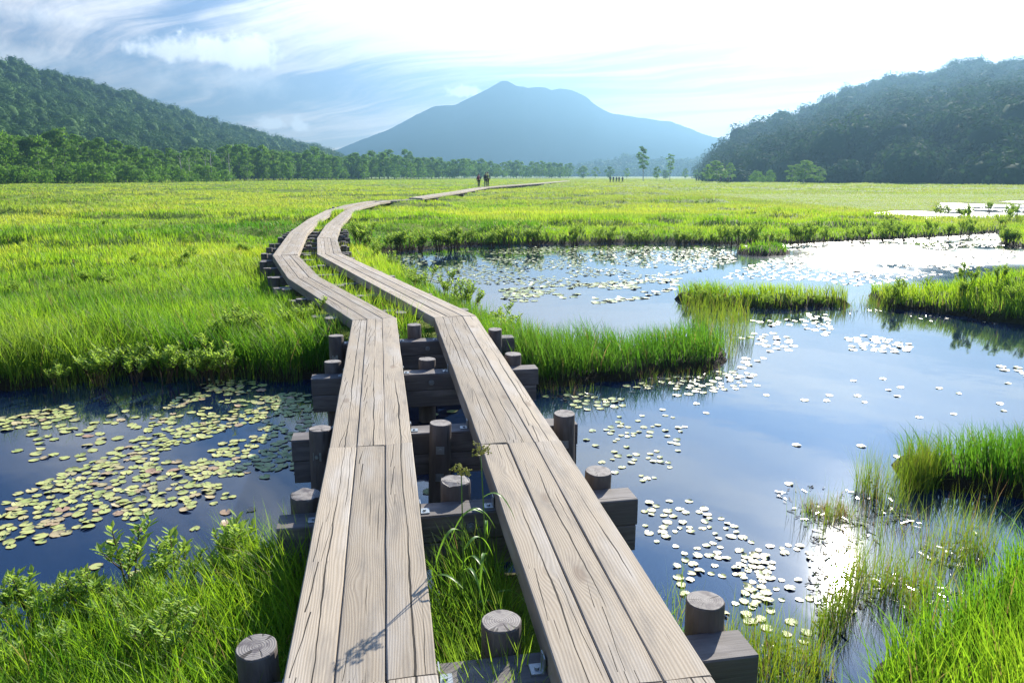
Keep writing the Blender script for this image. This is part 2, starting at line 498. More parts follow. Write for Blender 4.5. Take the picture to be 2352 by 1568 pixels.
# ---------------------------------------------------------------- ground and water
def build_ground():
    rr = np.concatenate([[0.0], np.geomspace(.6, 3150, 560)])
    a1 = np.linspace(R(-46), R(46), 520)
    a2 = np.linspace(R(46), R(314), 60)[1:-1]
    aa = np.concatenate([a1, a2])
    nr, na = len(rr), len(aa)
    A, Q = np.meshgrid(aa, rr)
    x, y = np.sin(A) * Q, np.cos(A) * Q
    w = water_sd(x, y)
    z = ground_h(x, y, w)
    V = np.stack([x, y, z], -1).reshape(-1, 3)
    i, j = np.meshgrid(np.arange(nr - 1), np.arange(na), indexing='ij')
    j2 = (j + 1) % na
    Fq = np.stack([i * na + j, i * na + j2, (i + 1) * na + j2, (i + 1) * na + j], -1).reshape(-1, 4)[:, ::-1]
    mud = sstep(-.55, -.02, w)
    tone = np.stack([mud, z * 0, z * 0, z * 0 + 1], -1).reshape(-1, 4)
    o = link('ground', np_mesh('ground', V, [Fq], M['ground'], {'tone': tone}, smooth=True))
    tag(o, 'flat marsh ground of peat under the sedge meadow', kind='structure')
    # the pond surface, one level sheet under the banks
    xs, ys = (-40, 140), (-4, 110)
    me = bpy.data.meshes.new('water')
    me.from_pydata([(xs[0], ys[0], 0), (xs[1], ys[0], 0), (xs[1], ys[1], 0), (xs[0], ys[1], 0)], [], [[0, 1, 2, 3]])
    me.materials.append(M['water'])
    tag(link('water', me), 'calm dark pond water mirroring the sky', kind='structure')
build_ground()

# ---------------------------------------------------------------- boardwalk
def unit(a, b):
    d = (b[0] - a[0], b[1] - a[1]); l = math.hypot(*d)
    return (d[0] / l, d[1] / l)

def offsets(path):
    """mitred side vector at every node"""
    out = []
    for i, p in enumerate(path):
        d1 = unit(path[max(i - 1, 0)], path[max(i, 1)]) if i else unit(path[0], path[1])
        d2 = unit(path[i], path[i + 1]) if i + 1 < len(path) else d1
        n1, n2 = (d1[1], -d1[0]), (d2[1], -d2[0])
        m = (n1[0] + n2[0], n1[1] + n2[1]); l = math.hypot(*m); m = (m[0] / l, m[1] / l)
        k = 1 / max(.45, m[0] * n1[0] + m[1] * n1[1])
        out.append((m[0] * k, m[1] * k))
    return out

def plank_mesh(a, b, na, nb, s0, s1, top, thick, seed):
    """a plank between cross offsets s0..s1 from node a to node b"""
    rnd = random.Random(seed)
    L = math.hypot(b[0] - a[0], b[1] - a[1])
    n = max(2, min(24, int(L / .3)))
    d = unit(a, b)
    gap, bev = .0025, .005
    tilt = rnd.uniform(-.003, .003); lift = rnd.uniform(-.002, .002)
    prof = [(s0, -thick), (s1, -thick), (s1, -bev), (s1 - bev, 0), (.5 * (s0 + s1), .0015), (s0 + bev, 0), (s0, -bev)]
    vs, uv, fs = [], [], []
    k = len(prof)
    u0 = rnd.uniform(0, 50)
    for i in range(n + 1):
        f = i / n
        e = gap / L
        f2 = min(max(f, e), 1 - e)
        jl, jr = rnd.uniform(-.002, .002), rnd.uniform(-.002, .002)
        for q, (s, z) in enumerate(prof):
            sj = s + (jl if s < .5 * (s0 + s1) - 1e-6 else jr if s > .5 * (s0 + s1) + 1e-6 else 0)
            px = (a[0] + na[0] * sj) * (1 - f2) + (b[0] + nb[0] * sj) * f2
            py = (a[1] + na[1] * sj) * (1 - f2) + (b[1] + nb[1] * sj) * f2
            zz = top + z + (lift + tilt * (s - s0) / (s1 - s0) * 2 if z > -.02 else 0)
            vs.append((px, py, zz))
            uv.append((u0 + px * d[0] + py * d[1], (s - .5 * (s0 + s1)) + (0 if z > -.02 else z)))
    for i in range(n):
        for q in range(k):
            q2 = (q + 1) % k
            fs.append([i * k + q, (i + 1) * k + q, (i + 1) * k + q2, i * k + q2])
    fs.append(list(range(k))); fs.append([n * k + q for q in range(k)][::-1])
    m = MB(); m.add(vs, fs, 0, uv)
    return m.mesh('plank', M['deck'])

SEC_L = ['near section of the left lane, knotty sunlit planks with a plant shadow across them', 'straight grey section of the left lane over the water, before the first bend',
         'left lane section just past the first bend, running up beside green grass', 'short left lane section between the second bend and the third bend',
         'left lane section curving back along grass at its outermost bend', 'left lane section climbing right past small log posts', 'narrow left lane section far along the curve',
         'thin strip of the left lane near the end of the curve', 'left lane strip half sunk in tall grass', 'left lane strip hidden in grass before the straight stretch']
SEC_R = ['near section of the right lane, broad cracked sunlit planks beside the sun glitter', 'straight grey section of the right lane from its first joint to the bend',
         'long right lane section after the bend, sloping up along the lily pond', 'short right lane section at the bend by clustered log posts',
         'right lane section leaning right beyond the outermost bend', 'narrow right lane section far along the curve', 'thin right lane strip near the end of the curve',
         'right lane strip half sunk in tall grass', 'right lane strip fading into grass before the straight stretch', 'short right lane strip where the walk turns to the hikers']
def far_names(side):
    return [f'distant {side} lane where the straight stretch starts behind the grass', f'distant {side} lane leading up to the three hikers', f'distant {side} lane just beyond the three hikers',
            f'distant {side} lane between the hikers and the far grass tufts', f'distant {side} lane thinning out toward the lone birches', f'last pale sliver of the {side} lane below the birch trees', f'farthest end of the {side} lane']
def lay(path, names):
    offs = offsets(path)
    for i in range(len(path) - 1):
        a, b = path[i], path[i + 1]
        o = empty('boardwalk_section', (0, 0, 0))
        tag(o, names[min(i, len(names) - 1)], 'boardwalk', 'sections of the twin boardwalk')
        cuts = [-.25, -.085, .083, .25]
        far = a[1] > 60
        top = DECK + (.10 if a[1] > 51 else 0)
        for q in range(3):
            me = plank_mesh(a, b, offs[i], offs[i + 1], cuts[q] + .0013, cuts[q + 1] - .0013, top, .115, i * 31 + q + int(abs(path[1][0]) * 1000))
            link('plank', me, o)
lay(LEFT, SEC_L + far_names('left')[:len(LEFT) - 1 - len(SEC_L)])
lay(RIGHT, SEC_R + far_names('right')[:len(RIGHT) - 1 - len(SEC_R)])

# crossbeams: two timbers one on the other, bolts, and steel brackets at the lanes
BT = DECK - .117
def crossbeam(l, r, label, double=True, detail=True, group='crossbeams under the boardwalk'):
    c = ((l[0] + r[0]) / 2, (l[1] + r[1]) / 2); rz = math.atan2(r[1] - l[1], r[0] - l[0]); L = math.hypot(r[0] - l[0], r[1] - l[1])
    o = empty('crossbeam', (c[0], c[1], 0), rz)
    tag(o, label, 'beam', group)
    for k in range(2 if double else 1):
        m = MB(); m.box((random.uniform(-.01, .01), 0, BT - .075 - .153 * k), (L + random.uniform(-.02, .02), .17 - .004 * k, .15), 0, 0, .006)
        link('timber', m.mesh('timber', M['beam']), o)
    if detail:
        d = Vector((r[0] - l[0], r[1] - l[1])).normalized()
        for path in (LEFT, RIGHT):
            # where the lane crosses this beam
            best = min(((abs((p[0] + (q[0] - p[0]) * t - c[0]) * -d.y + (p[1] + (q[1] - p[1]) * t - c[1]) * d.x), (p[0] + (q[0] - p[0]) * t - c[0]) * d.x + (p[1] + (q[1] - p[1]) * t - c[1]) * d.y)
                        for p, q in zip(path[:5], path[1:6]) for t in np.linspace(0, 1, 41)))
            for sgn in (-1, 1):
                m = MB(); x = best[1] + sgn * .282
                m.box((x, -.02, BT + .003), (.05, .06, .006)); m.box((x - sgn * .022, -.02, BT + .032), (.005, .055, .055))
                m.tube([(x, -.02, BT + .006), (x, -.02, BT + .014)], .009, 6)
                link('bracket', m.mesh('bracket', M['steel']), o)
        for x in (-.62, 0.03, .6):
            m = MB(); m.tube([(x * L / 2, -.084, BT - .08), (x * L / 2, -.094, BT - .08)], .026, 8); m.tube([(x * L / 2, -.093, BT - .08), (x * L / 2, -.106, BT - .08)], .013, 6)
            link('bolt', m.mesh('bolt', M['steel']), o)
    return o

def log_mesh(name, z0, z1, rad, seed, rough_top=0.0, cut=.0):
    rnd = random.Random(seed); n = 22
    ph = [rnd.uniform(0, 6.28) for _ in range(3)]
    V, uv, fs, mi = [], [], [], []
    zs = [z0, (z0 + z1) / 2, z1 - .006, z1]
    for i, z in enumerate(zs):
        for k in range(n):
            w = 2 * math.pi * k / n
            r = rad * (1 + .03 * math.sin(2 * w + ph[0]) + .02 * math.sin(5 * w + ph[1])) * (1.03 - .03 * i / 3)
            if i == 3: r *= .965
            x, y = r * math.cos(w), r * math.sin(w)
            zz = z
            if i >= 2: zz += cut * y + rough_top * math.sin(7 * w + ph[2]) * .5 + rough_top * rnd.uniform(-1, 1)
            V.append((x, y, zz)); uv.append((zz, k / n * .5))
    for i in range(3):
        for k in range(n):
            fs.append([i * n + k, i * n + (k + 1) % n, (i + 1) * n + (k + 1) % n, (i + 1) * n + k])
    m = MB(); m.add(V, fs, 0, uv)
    m.add([V[3 * n + k] for k in range(n)] , [list(range(n))], 1)
    return m.mesh(name, [M['post'], M['grain']])

LOGS = [log_mesh('log', -.35, .0, .0735, s, .0, c) for s, c in ((1, .05), (2, -.04), (3, .0), (4, .08))]
LOGS_TALL = [log_mesh('log', -1.1, .0, .0735, s, .0, c) for s, c in ((5, .05), (6, -.03), (7, .02))]
STUMP = [log_mesh('log', -1.0, .0, .080, s, .006, .05) for s in (8, 9)]
def log_post(x, y, z, label, mesh, group, plate=None, sc_=1.0, lean=(0, 0)):
    o = empty('log_post', (x, y, z), random.uniform(-.25, .25))
    o.rotation_euler[0], o.rotation_euler[1] = lean[0] + random.gauss(0, .012), lean[1] + random.gauss(0, .014)
    sc_ = sc_ * random.uniform(.94, 1.06)
    tag(o, label, 'post', group)
    b = link('log', mesh, o); b.scale = (sc_, sc_, 1)
    if plate is not None:
        for dz in plate:
            m = MB(); m.box((0, -.0745, dz), (.055, .004, .055)); m.tube([(0, -.076, dz), (0, -.088, dz)], .013, 6)
            link('bolt_plate', m.mesh('bolt_plate', M['steel']), o)
    return o

crossbeam((-1.05, 2.20), (.90, 2.56), 'nearest crossbeam with sunlit end standing among sprigs at the pond edge')
crossbeam((-1.19, 3.57), (.67, 3.93), 'second crossbeam, behind the flowering sedges, with a lit triangle on its top')
crossbeam((-1.47, 4.86), (.46, 5.20), 'third crossbeam, with three tall posts bolted to its near face')
crossbeam((-1.74, 6.41), (.22, 6.77), 'fourth crossbeam, its wide dark face showing above the lily pads')
crossbeam((-1.88, 7.76), (.00, 8.12), 'fifth crossbeam, half in grass just before the first bend')

G1 = 'log posts of the near bridge'
log_post(-.90, 2.385, .60, 'thick slanted log post with cracked round top in the grass left of the boardwalk', LOGS_TALL[0], G1, lean=(0, -.03))
log_post(-.04, 2.545, .60, 'log post with clear growth rings between the lanes, on the nearest crossbeam', LOGS_TALL[1], G1)
log_post(.755, 2.685, .60, 'broad log post with scuffed top by the sunlit beam end right of the boardwalk', LOGS_TALL[2], G1)
log_post(-1.09, 3.745, .575, 'ragged pale stump of a post left of the boardwalk above the second crossbeam', STUMP[0], G1)
log_post(-.31, 3.90, .59, 'ragged pale stump between the lanes behind the sedge flower heads', STUMP[1], G1)
log_post(.49, 4.05, .585, 'short log post with shiny top right of the boardwalk on the second crossbeam', LOGS_TALL[0], G1)
log_post(-1.255, 4.745, .60, 'tall log post with square bolt plate left of the boardwalk', LOGS_TALL[1], G1, (-.17,), lean=(0, .02))
log_post(-.48, 4.86, .60, 'tall log post with two bolt plates standing between the lanes', LOGS_TALL[2], G1, (-.17, -.36))
log_post(.36, 4.99, .625, 'tall log post with bolt plate right of the boardwalk over open water', LOGS_TALL[0], G1, (-.20,))
log_post(-1.60, 6.58, .60, 'log post left of the boardwalk rising behind the fourth crossbeam', LOGS_TALL[1], G1)
log_post(-.775, 6.735, .585, 'log post between the lanes rising behind the fourth crossbeam', LOGS_TALL[2], G1)
log_post(.01, 6.87, .60, 'log post right of the boardwalk at the corner of the grassy spit', LOGS_TALL[0], G1)
log_post(-1.80, 7.60, .62, 'log post with bolt plate left of the boardwalk before the first bend', LOGS_TALL[1], G1, (-.22,))
log_post(-1.055, 8.03, .65, 'log post between the lanes in grass just before the first bend', LOGS_TALL[2], G1)
log_post(-.18, 7.93, .62, 'log post right of the boardwalk beside leafy shrubs at the first bend', LOGS_TALL[0], G1)

def c4(x, y): return ((600 + x * .2678) * .91875, (400 + y * .2678) * .91875)
def c3(x, y): return ((600 + x * .3826) * .91875, (600 + y * .3826) * .91875)
far_posts = [('left', [c4(870, 1450), c4(590, 1265), c4(490, 1165), c4(330, 1080), c4(250, 985), c4(215, 917), c4(225, 862), c4(270, 800), c4(295, 758), c4(375, 714), c4(425, 672), c4(455, 652), c4(540, 590), c4(580, 570), c4(845, 440), c4(872, 433), c4(915, 424)]),
             ('middle', [c4(1500, 1400), c4(1120, 1235), c4(925, 1130), c4(755, 970), c4(655, 910), c4(625, 856), c4(640, 787), c4(640, 745), c4(670, 706), c4(705, 665), c4(720, 635)]),
             ('right', [c3(1425, 440), c4(1650, 1220), c4(1505, 1135), c4(1290, 1068), c4(1195, 1018), c4(1105, 955), c4(1020, 903), c4(985, 855), c4(1010, 833), c4(945, 788), c4(960, 742), c4(1000, 708), c4(965, 703), c4(985, 673), c4(980, 635)])]
ordn = ['first', 'second', 'third', 'fourth', 'fifth', 'sixth', 'seventh', 'eighth', 'ninth', 'tenth', 'eleventh', 'twelfth', 'thirteenth', 'fourteenth', 'fifteenth', 'sixteenth', 'seventeenth', 'eighteenth']
where = {'left': 'outer left edge of the boardwalk', 'middle': 'grass strip between the lanes', 'right': 'right edge of the boardwalk'}
for side, pts in far_posts:
    for i, p in enumerate(pts):
        x, y = gp(*p, .585)
        d = float(deck_dist(np.array([x]), np.array([y]))[0])
        for _ in range(30):                     # keep the log clear of the planks
            if d > .345: break
            x += {'left': -.03, 'right': .03, 'middle': 0.0}[side]
            if side == 'middle':
                l, r = float(seg_dist(np.array([x]), np.array([y]), LEFT)[0]), float(seg_dist(np.array([x]), np.array([y]), RIGHT)[0])
                x += .02 if l < r else -.02
                if abs(l - r) < .03: break
            d = float(deck_dist(np.array([x]), np.array([y]))[0])
        log_post(x, y, .56 - .02 * (i % 3), f'{ordn[i]} small log post past the first bend on the {where[side]}', LOGS_TALL[i % 3], 'small log posts along the bends', sc_=1.0)
# beams under the bends
def along(path, s):
    for a, b in zip(path, path[1:]):
        l = math.hypot(b[0] - a[0], b[1] - a[1])
        if s <= l: return (a[0] + (b[0] - a[0]) * s / l, a[1] + (b[1] - a[1]) * s / l), unit(a, b)
        s -= l
    return path[-1], unit(path[-2], path[-1])
for i in range(14):
    (x, y), d = along(LEFT, 8.15 + 1.0 + i * 1.35)
    n = (d[1], -d[0])
    c = (x + n[0] * .43, y + n[1] * .43)
    crossbeam((c[0] - n[0] * .92, c[1] - n[1] * .92), (c[0] + n[0] * .92, c[1] + n[1] * .92),
              f'{ordn[i]} low crossbeam past the first bend, mostly sunk in grass', False, False, 'low crossbeams along the bends')
# block feet under the distant straight stretch
for i in range(30):
    (x, y), d = along(FARR, 1.5 + i * 3.3)
    n = (d[1], -d[0])
    m = MB(); m.box((0, 0, -.15), (1.62, .20, .30), 0, 0, .01)
    o = link('support_block', m.mesh('support_block', M['beam']))
    o.location = (x - n[0] * .38, y - n[1] * .38, DECK + .10 - .118); o.rotation_euler = (0, 0, math.atan2(n[1], n[0]))
    tag(o, 'dark timber block carrying the distant straight stretch of boardwalk', 'support block', 'timber blocks under the distant boardwalk')

# ---------------------------------------------------------------- grass
def blades(x, y, z, L, w, lean, az, tone, seg=3, brown=None, face=None, olive=None):
    """one mesh of n bent blades"""
    n = len(x)
    fr = np.linspace(0, 1, seg + 1)
    side_az = az + np.pi / 2 if face is None else face
    sx, sy = np.cos(side_az), np.sin(side_az)
    V = np.zeros((n, seg * 2 + 1, 3), np.float32)
    for i, f in enumerate(fr):
        hor = L * lean * f ** 1.8
        ver = L * f * np.sqrt(np.maximum(.05, 1 - (lean * f ** .8) ** 2 * .75))
        cx, cy, cz = x + np.cos(az) * hor, y + np.sin(az) * hor, z + ver
        ww = w * .5 * (1 - f ** 2.2) * (.75 + .25 * min(1, f * 4)) if i < seg else 0
        if i < seg:
            V[:, i * 2] = np.stack([cx - sx * ww, cy - sy * ww, cz], -1)
            V[:, i * 2 + 1] = np.stack([cx + sx * ww, cy + sy * ww, cz], -1)
        else:
            V[:, i * 2] = np.stack([cx, cy, cz], -1)
    k = seg * 2 + 1
    b = np.arange(n)[:, None] * k
    quads = [b + np.array([[i * 2, i * 2 + 1, i * 2 + 3, i * 2 + 2]]) for i in range(seg - 1)]
    tri = b + np.array([[seg * 2 - 2, seg * 2 - 1, seg * 2]])
    T = np.zeros((n, k, 4), np.float32); T[..., 3] = 1
    T[..., 0] = tone[:, None]
    if brown is not None: T[..., 2] = brown[:, None]
    if olive is not None: T[..., 1] = olive[:, None]
    fs = ([np.concatenate(quads)] if quads else []) + [tri]
    return V.reshape(-1, 3), fs, T.reshape(-1, 4)

def scatter(r0, r1, dens, half=R(40)):
    """points thinning with distance: dens(r) per square metre"""
    rs = np.geomspace(r0, r1, 400)
    c = dens(rs) * rs * 2 * half
    cum = np.concatenate([[0], np.cumsum((c[1:] + c[:-1]) / 2 * np.diff(rs))])
    n = int(cum[-1])
    r = np.interp(rng.random(n) * cum[-1], cum, rs)
    a = (rng.random(n) * 2 - 1) * half
    return np.sin(a) * r, np.cos(a) * r, r

def grass_field(name, r0, r1, dens, hmul, wfun, seg, label, half):
    x, y, r = scatter(r0, r1, dens, half)
    w = water_sd(x, y)
    dd = deck_dist(x, y)
    clump = fbm(x * 2.1, y * 2.1, 31, 2)
    keep = (w < -.04) & (dd > .268) & (rng.random(len(x)) < .35 + 1.1 * clump)
    x, y, r, w, dd, clump = (q[keep] for q in (x, y, r, w, dd, clump))
    z = ground_h(x, y, w) - .03
    n = len(x)
    patch = fbm(x * .23 + 5, y * .40 + 3, 41, 3)
    big = fbm(x * .05, y * .12, 47, 2)
    edge = 1 - sstep(.15, 1.1, -w)
    h = (.27 + .24 * clump + .32 * (patch - .4)) * (.6 + .6 * rng.random(n))
    h = h * (.88 + .14 * edge * (r < 40)) * hmul
    h = h * (1 - .50 * sstep(7, 26, r))
    h = np.where((x > 2.6) & (y > 10) & (y < 17), h * .74, h)
    midstrip = (seg_dist(x, y, LEFT) < .62) & (seg_dist(x, y, RIGHT) < .62)
    h = np.where(midstrip, np.minimum(h * 1.1, .52), h)
    right_far = (x > 22) & (y > 36) & (y < 90)
    near_left = (x < -.7) & (y < 4.6)
    h = np.where(near_left, h * (.62 + .26 * sstep(-2.0, -1.2, x)), h)
    h = np.where((x > 2.0) & (y > 4.6) & (y < 8.2), h * .72, h)
    h = np.where(right_far, np.maximum(h * .38, .07), h)
    far_walk = (y > 49) & (y < 215) & (dd < 3.5)
    h = np.where(far_walk, np.minimum(h, .20), h)
    h = np.clip(h, .05, .85)
    # wind from the right, plus tufting
    az = np.where(rng.random(n) < .5, R(165) + rng.normal(0, .7, n), rng.random(n) * 6.283)
    lean = np.clip(.14 + .55 * rng.random(n) ** 1.7 + .25 * (vn(x * .8, y * .8, 55) - .5), .05, .95)
    ridge = sstep(.54, .70, fbm(x * .16 + 2.0, y * .30, 11)) * sstep(8, 14, r)
    h = h * (1 + .18 * ridge)
    fine = fbm(x * .9, y * 1.3, 43, 2)
    tone = np.clip(.47 + 1.25 * (patch - .5) + 1.1 * (big - .5) + .6 * (fine - .5) + rng.normal(0, .13, n) + .10 * sstep(30, 90, r) - .04 * edge - .13 * ridge, 0, 1)  # tone drops on ridges: shaded hummock sides put into the grass colour
    brown = (rng.random(n) < .045) * rng.uniform(.6, 1, n)
    V, fs, T = blades(x, y, z, h, wfun(r) * (.6 + .8 * rng.random(n)), lean, az, tone, seg, brown, rng.random(n) * 6.283, np.clip(.75 * sstep(18, 70, r) * (.6 + .4 * sstep(-6, 6, x)) + .9 * (fbm(x * .35, y * .6, 61, 2) - .5), 0, .9))
    o = link(name, np_mesh(name, V, fs, M['grass'], {'tone': T}))
    tag(o, label, kind='stuff')

grass_field('near_grass', 1.6, 7.5, lambda r: 3000 * np.minimum(1, (5 / r) ** 1.5), 1.0, lambda r: np.full_like(r, .0066), 4, 'long fresh green sedge grass on the near banks', R(64))
grass_field('meadow_grass', 7.5, 32, lambda r: 2000 * (7.5 / r) ** 1.6, 1.0, lambda r: .0072 * (r / 7.5) ** .85, 3, 'bright yellow green sedge grass of the meadow', R(48))
grass_field('distant_grass', 32, 420, lambda r: 215 * (32 / r) ** 2.0, 1.0, lambda r: .025 * (r / 32) ** .9, 2, 'sunlit distant marsh grass reaching to the woods', R(43))

# reeds standing in shallow water
def zone_points(poly, n, z=0.0):
    P = np.array([gp(*p, z) for p in poly])
    lo, hi = P.min(0), P.max(0)
    x = rng.uniform(lo[0], hi[0], n * 6); y = rng.uniform(lo[1], hi[1], n * 6)
    k = sdist(x, y, P) > 0
    return x[k][:n], y[k][:n]

def reeds(name, zones, label):
    Vs, fss, Ts, off = [], {}, [], 0
    for poly, n, h0, h1, tone0, br in zones:
        x, y = zone_points(poly, n * 2)
        cl = fbm(x * 3.2, y * 3.2, 71, 2)
        k = cl + rng.normal(0, .07, len(x)) > .48
        k &= deck_dist(x, y) > .4
        x, y = x[k][:n], y[k][:n]
        m = len(x)
        r = np.hypot(x, y)
        V, fs, T = blades(x, y, np.full(m, -.06), rng.uniform(h0, h1, m), .0032 * np.maximum(1, r / 7) * rng.uniform(.6, 1.3, m), np.clip(rng.normal(.22, .18, m), 0, .9),
                          rng.random(m) * 6.283, np.clip(rng.normal(tone0, .18, m), 0, 1), 3, (rng.random(m) < br) * 1.0, rng.random(m) * 6.283)
        Vs.append(V); Ts.append(T)
        for f in fs: fss.setdefault(f.shape[1], []).append(f + off)
        off += len(V)
    o = link(name, np_mesh(name, np.concatenate(Vs), [np.concatenate(v) for v in fss.values()], M['reed'], {'tone': np.concatenate(Ts)}))
    tag(o, label, kind='stuff')

reeds('reed_grass', [
    ([(1560, 700), (1720, 705), (1735, 780), (1680, 830), (1640, 800), (1590, 750)], 900, .25, .5, .55, .04),
    ([(1180, 885), (1300, 880), (1640, 835), (1700, 840), (1660, 870), (1350, 905), (1240, 915)], 900, .06, .22, .3, .25),
    ([(1960, 1110), (2080, 1090), (2150, 1100), (2160, 1140), (2060, 1160), (1960, 1130)], 1700, .2, .48, .5, .06),
    ([(1840, 1150), (1920, 1140), (1960, 1190), (1920, 1205), (1850, 1180)], 700, .05, .2, .35, .6),
    ([(2050, 1215), (2150, 1200), (2160, 1250), (2070, 1255)], 600, .04, .15, .4, .8),
    ([(1800, 1180), (1960, 1170), (2250, 1140), (2400, 1170), (2300, 1240), (2000, 1300), (1900, 1260)], 420, .12, .42, .5, .15),
    ([(1900, 1350), (2050, 1260), (2260, 1190), (2380, 1210), (2200, 1340), (2100, 1450), (2000, 1560), (1900, 1560)], 1700, .12, .46, .52, .12),
    ([(1640, 1500), (1720, 1420), (1850, 1440), (1950, 1380), (2020, 1500), (1950, 1620), (1760, 1640)], 1250, .1, .38, .5, .12),
    ([(1500, 1380), (1560, 1340), (1620, 1460), (1600, 1500)], 70, .1, .34, .5, .05),
    ([(0, 1500), (224, 1440), (560, 1350), (700, 1320), (700, 1370), (400, 1430), (0, 1550)], 300, .1, .3, .35, .1),
    ([(0, 890), (340, 858), (700, 868), (700, 890), (340, 880), (0, 920)], 700, .15, .4, .25, .05),
    ([(870, 600), (960, 690), (1130, 770), (1200, 790), (1180, 760), (1000, 670), (900, 600)], 500, .2, .5, .45, .05),
    ([(1555, 696), (1960, 702), (1990, 690), (2060, 712), (1960, 718), (1560, 705)], 500, .1, .35, .4, .1),
], 'thin reeds and sedges standing in the shallow water')

# ---------------------------------------------------------------- leafy shrubs (upright twigs ending in leaf rosettes)
def shrub_variant(seed, h, nt):
    rnd = random.Random(seed); r2 = np.random.default_rng(seed)
    st = MB(); P, Dv = [], []
    for i in range(nt):
        a = rnd.uniform(0, 6.28); sp = rnd.uniform(.1, .5) * h
        hh = h * rnd.uniform(.6, 1.0)
        p0 = Vector((rnd.uniform(-.02, .02), rnd.uniform(-.02, .02), -.05)); p2 = Vector((math.cos(a) * sp, math.sin(a) * sp, hh))
        p1 = p0.lerp(p2, .5) + Vector((rnd.uniform(-.03, .03), rnd.uniform(-.03, .03), .06 * h))
        st.tube([p0, p1, p2], [.0055, .004, .002], 5, cap=False)
        L = (p2 - p1).length
        for k in range(11):                    # leaves up the twig
            f = .25 + .75 * k / 10
            q = p1.lerp(p2, f); P.append(q); Dv.append((k, a, 0))
        for s in range(rnd.randint(1, 3)):      # side shoots
            q0 = p1.lerp(p2, rnd.uniform(.0, .5)); b = rnd.uniform(0, 6.28)
            q1 = q0 + Vector((math.cos(b) * .07, math.sin(b) * .07, .10)) * rnd.uniform(.6, 1.2) * (h / .4)
            st.tube([q0, q1], [.003, .0015], 4, cap=False)
            for k in range(8): P.append(q0.lerp(q1, .3 + .7 * k / 7)); Dv.append((k, b, 1))
    V, Fc, T = [], [], []
    for (q, (k, a, s)) in zip(P, Dv):
        for rep in range(2):
            b = k * 2.4 + rep * 3.14 + a + rnd.uniform(-.3, .3); up = rnd.uniform(.45, 1.15)
            d = Vector((math.cos(b), math.sin(b), up)).normalized()
            ln = rnd.uniform(.036, .060); wd = ln * rnd.uniform(.15, .21)
            sd = d.cross(Vector((0, 0, 1))).normalized(); nn = sd.cross(d)
            i = len(V)
            V += [q, q + d * ln * .55 - sd * wd + nn * .003, q + d * ln, q + d * ln * .55 + sd * wd + nn * .003, q + d * ln * .5 - nn * .002]
            Fc += [(i, i + 4, i + 1), (i + 1, i + 4, i + 2), (i, i + 3, i + 4), (i + 3, i + 2, i + 4)]
            T += [(min(1, max(0, .45 + .07 * k * .6 + rnd.uniform(-.2, .2))), 0, 0, 1)] * 5
    fol = np_mesh('foliage', np.array([tuple(v) for v in V]), [np.array(Fc)], M['gale'], {'tone': np.array(T)})
    return st.mesh('twig', M['stem']), fol
SHR = [shrub_variant(100 + i, .36 + .04 * (i % 3), 5 + i % 4) for i in range(6)]
def shrub(x, y, z, k, s, label, group):
    o = empty('leafy_shrub', (x, y, z), random.uniform(0, 6.28)); o.scale = (s, s, s)
    tag(o, label, 'shrub', group)
    link('twig', SHR[k][0], o); link('foliage', SHR[k][1], o)

def shrubs_line(pts, n, spread, s0, s1, label, group, jitter=.3):
    for i in range(n):
        f = (i + random.uniform(-jitter, jitter)) / max(1, n - 1) * (len(pts) - 1)
        f = min(max(f, 0), len(pts) - 1.001); a = int(f)
        p = (pts[a][0] + (pts[a + 1][0] - pts[a][0]) * (f - a), pts[a][1] + (pts[a + 1][1] - pts[a][1]) * (f - a))
        x, y = gp(*p, .1)
        x += random.uniform(-spread, spread); y += random.uniform(-spread, spread)
        if deck_dist(np.array([x]), np.array([y]))[0] < .45: continue
        z = float(ground_h(np.array([x]), np.array([y]))[0])
        shrub(x, y, max(z, -.02), random.randrange(6), random.uniform(s0, s1), label, group)

GB = 'leafy shrubs on the near left bank'
for (px, py, s, lab) in [(85, 1450, 1.0, 'pale green leafy shrub standing alone at the near left shore, tallest at the picture edge'), (200, 1445, .95, 'leafy shrub with open branches over the near left shore'),
                         (330, 1400, 1.2, 'largest leafy shrub on the near left bank, rising against the dark blue pond'), (290, 1470, .9, 'low leafy shrub tucked under the largest one on the near left bank'),
                         (430, 1385, 1.05, 'leafy shrub with dark twigs just past the largest one on the near bank'), (520, 1360, 1.1, 'upright leafy shrub at the shore nearest the second crossbeam'),
                         (575, 1355, 1.15, 'leafy shrub beside tall thin sedge stalks at the near left shore')]:
    x, y = gp(px, py + 15, .08)
    shrub(x, y, .05, random.randrange(6), s, lab, GB)
shrubs_line([(30, 1560), (200, 1480), (330, 1470), (430, 1520), (420, 1640), (200, 1640), (60, 1600)], 8, .12, .5, .8, 'small leafy shrub growing up through the near left grass', GB)
shrubs_line([(220, 868), (300, 862), (390, 858), (470, 860), (500, 862)], 12, .16, .8, 1.25, 'leafy shrub overhanging the far shore of the left pond', 'leafy shrubs across the left pond')
shrubs_line([(500, 815), (560, 800), (640, 800), (690, 790)], 7, .2, .8, 1.15, 'leafy shrub in bright grass behind the left pond', 'leafy shrubs across the left pond')
x, y = gp(142, 893, 0); shrub(x, y, -.03, 2, .75, 'single pale leafy shrub rising out of the water at the left pond far shore', 'leafy shrubs across the left pond')
shrubs_line([(845, 578), (900, 572), (960, 570), (1020, 566), (1080, 560)], 24, .4, 1.1, 1.9, 'rounded leafy shrub at the corner of the lily pond by the boardwalk bends', 'leafy shrubs on the far pond bank')
shrubs_line([(1080, 561), (1250, 559), (1400, 555), (1600, 556), (1690, 558), (1820, 557), (1950, 551), (2100, 545), (2290, 531)], 70, .5, 1.0, 1.9, 'leafy shrub in the dark grassy bank across the big lily pond', 'leafy shrubs on the far pond bank')
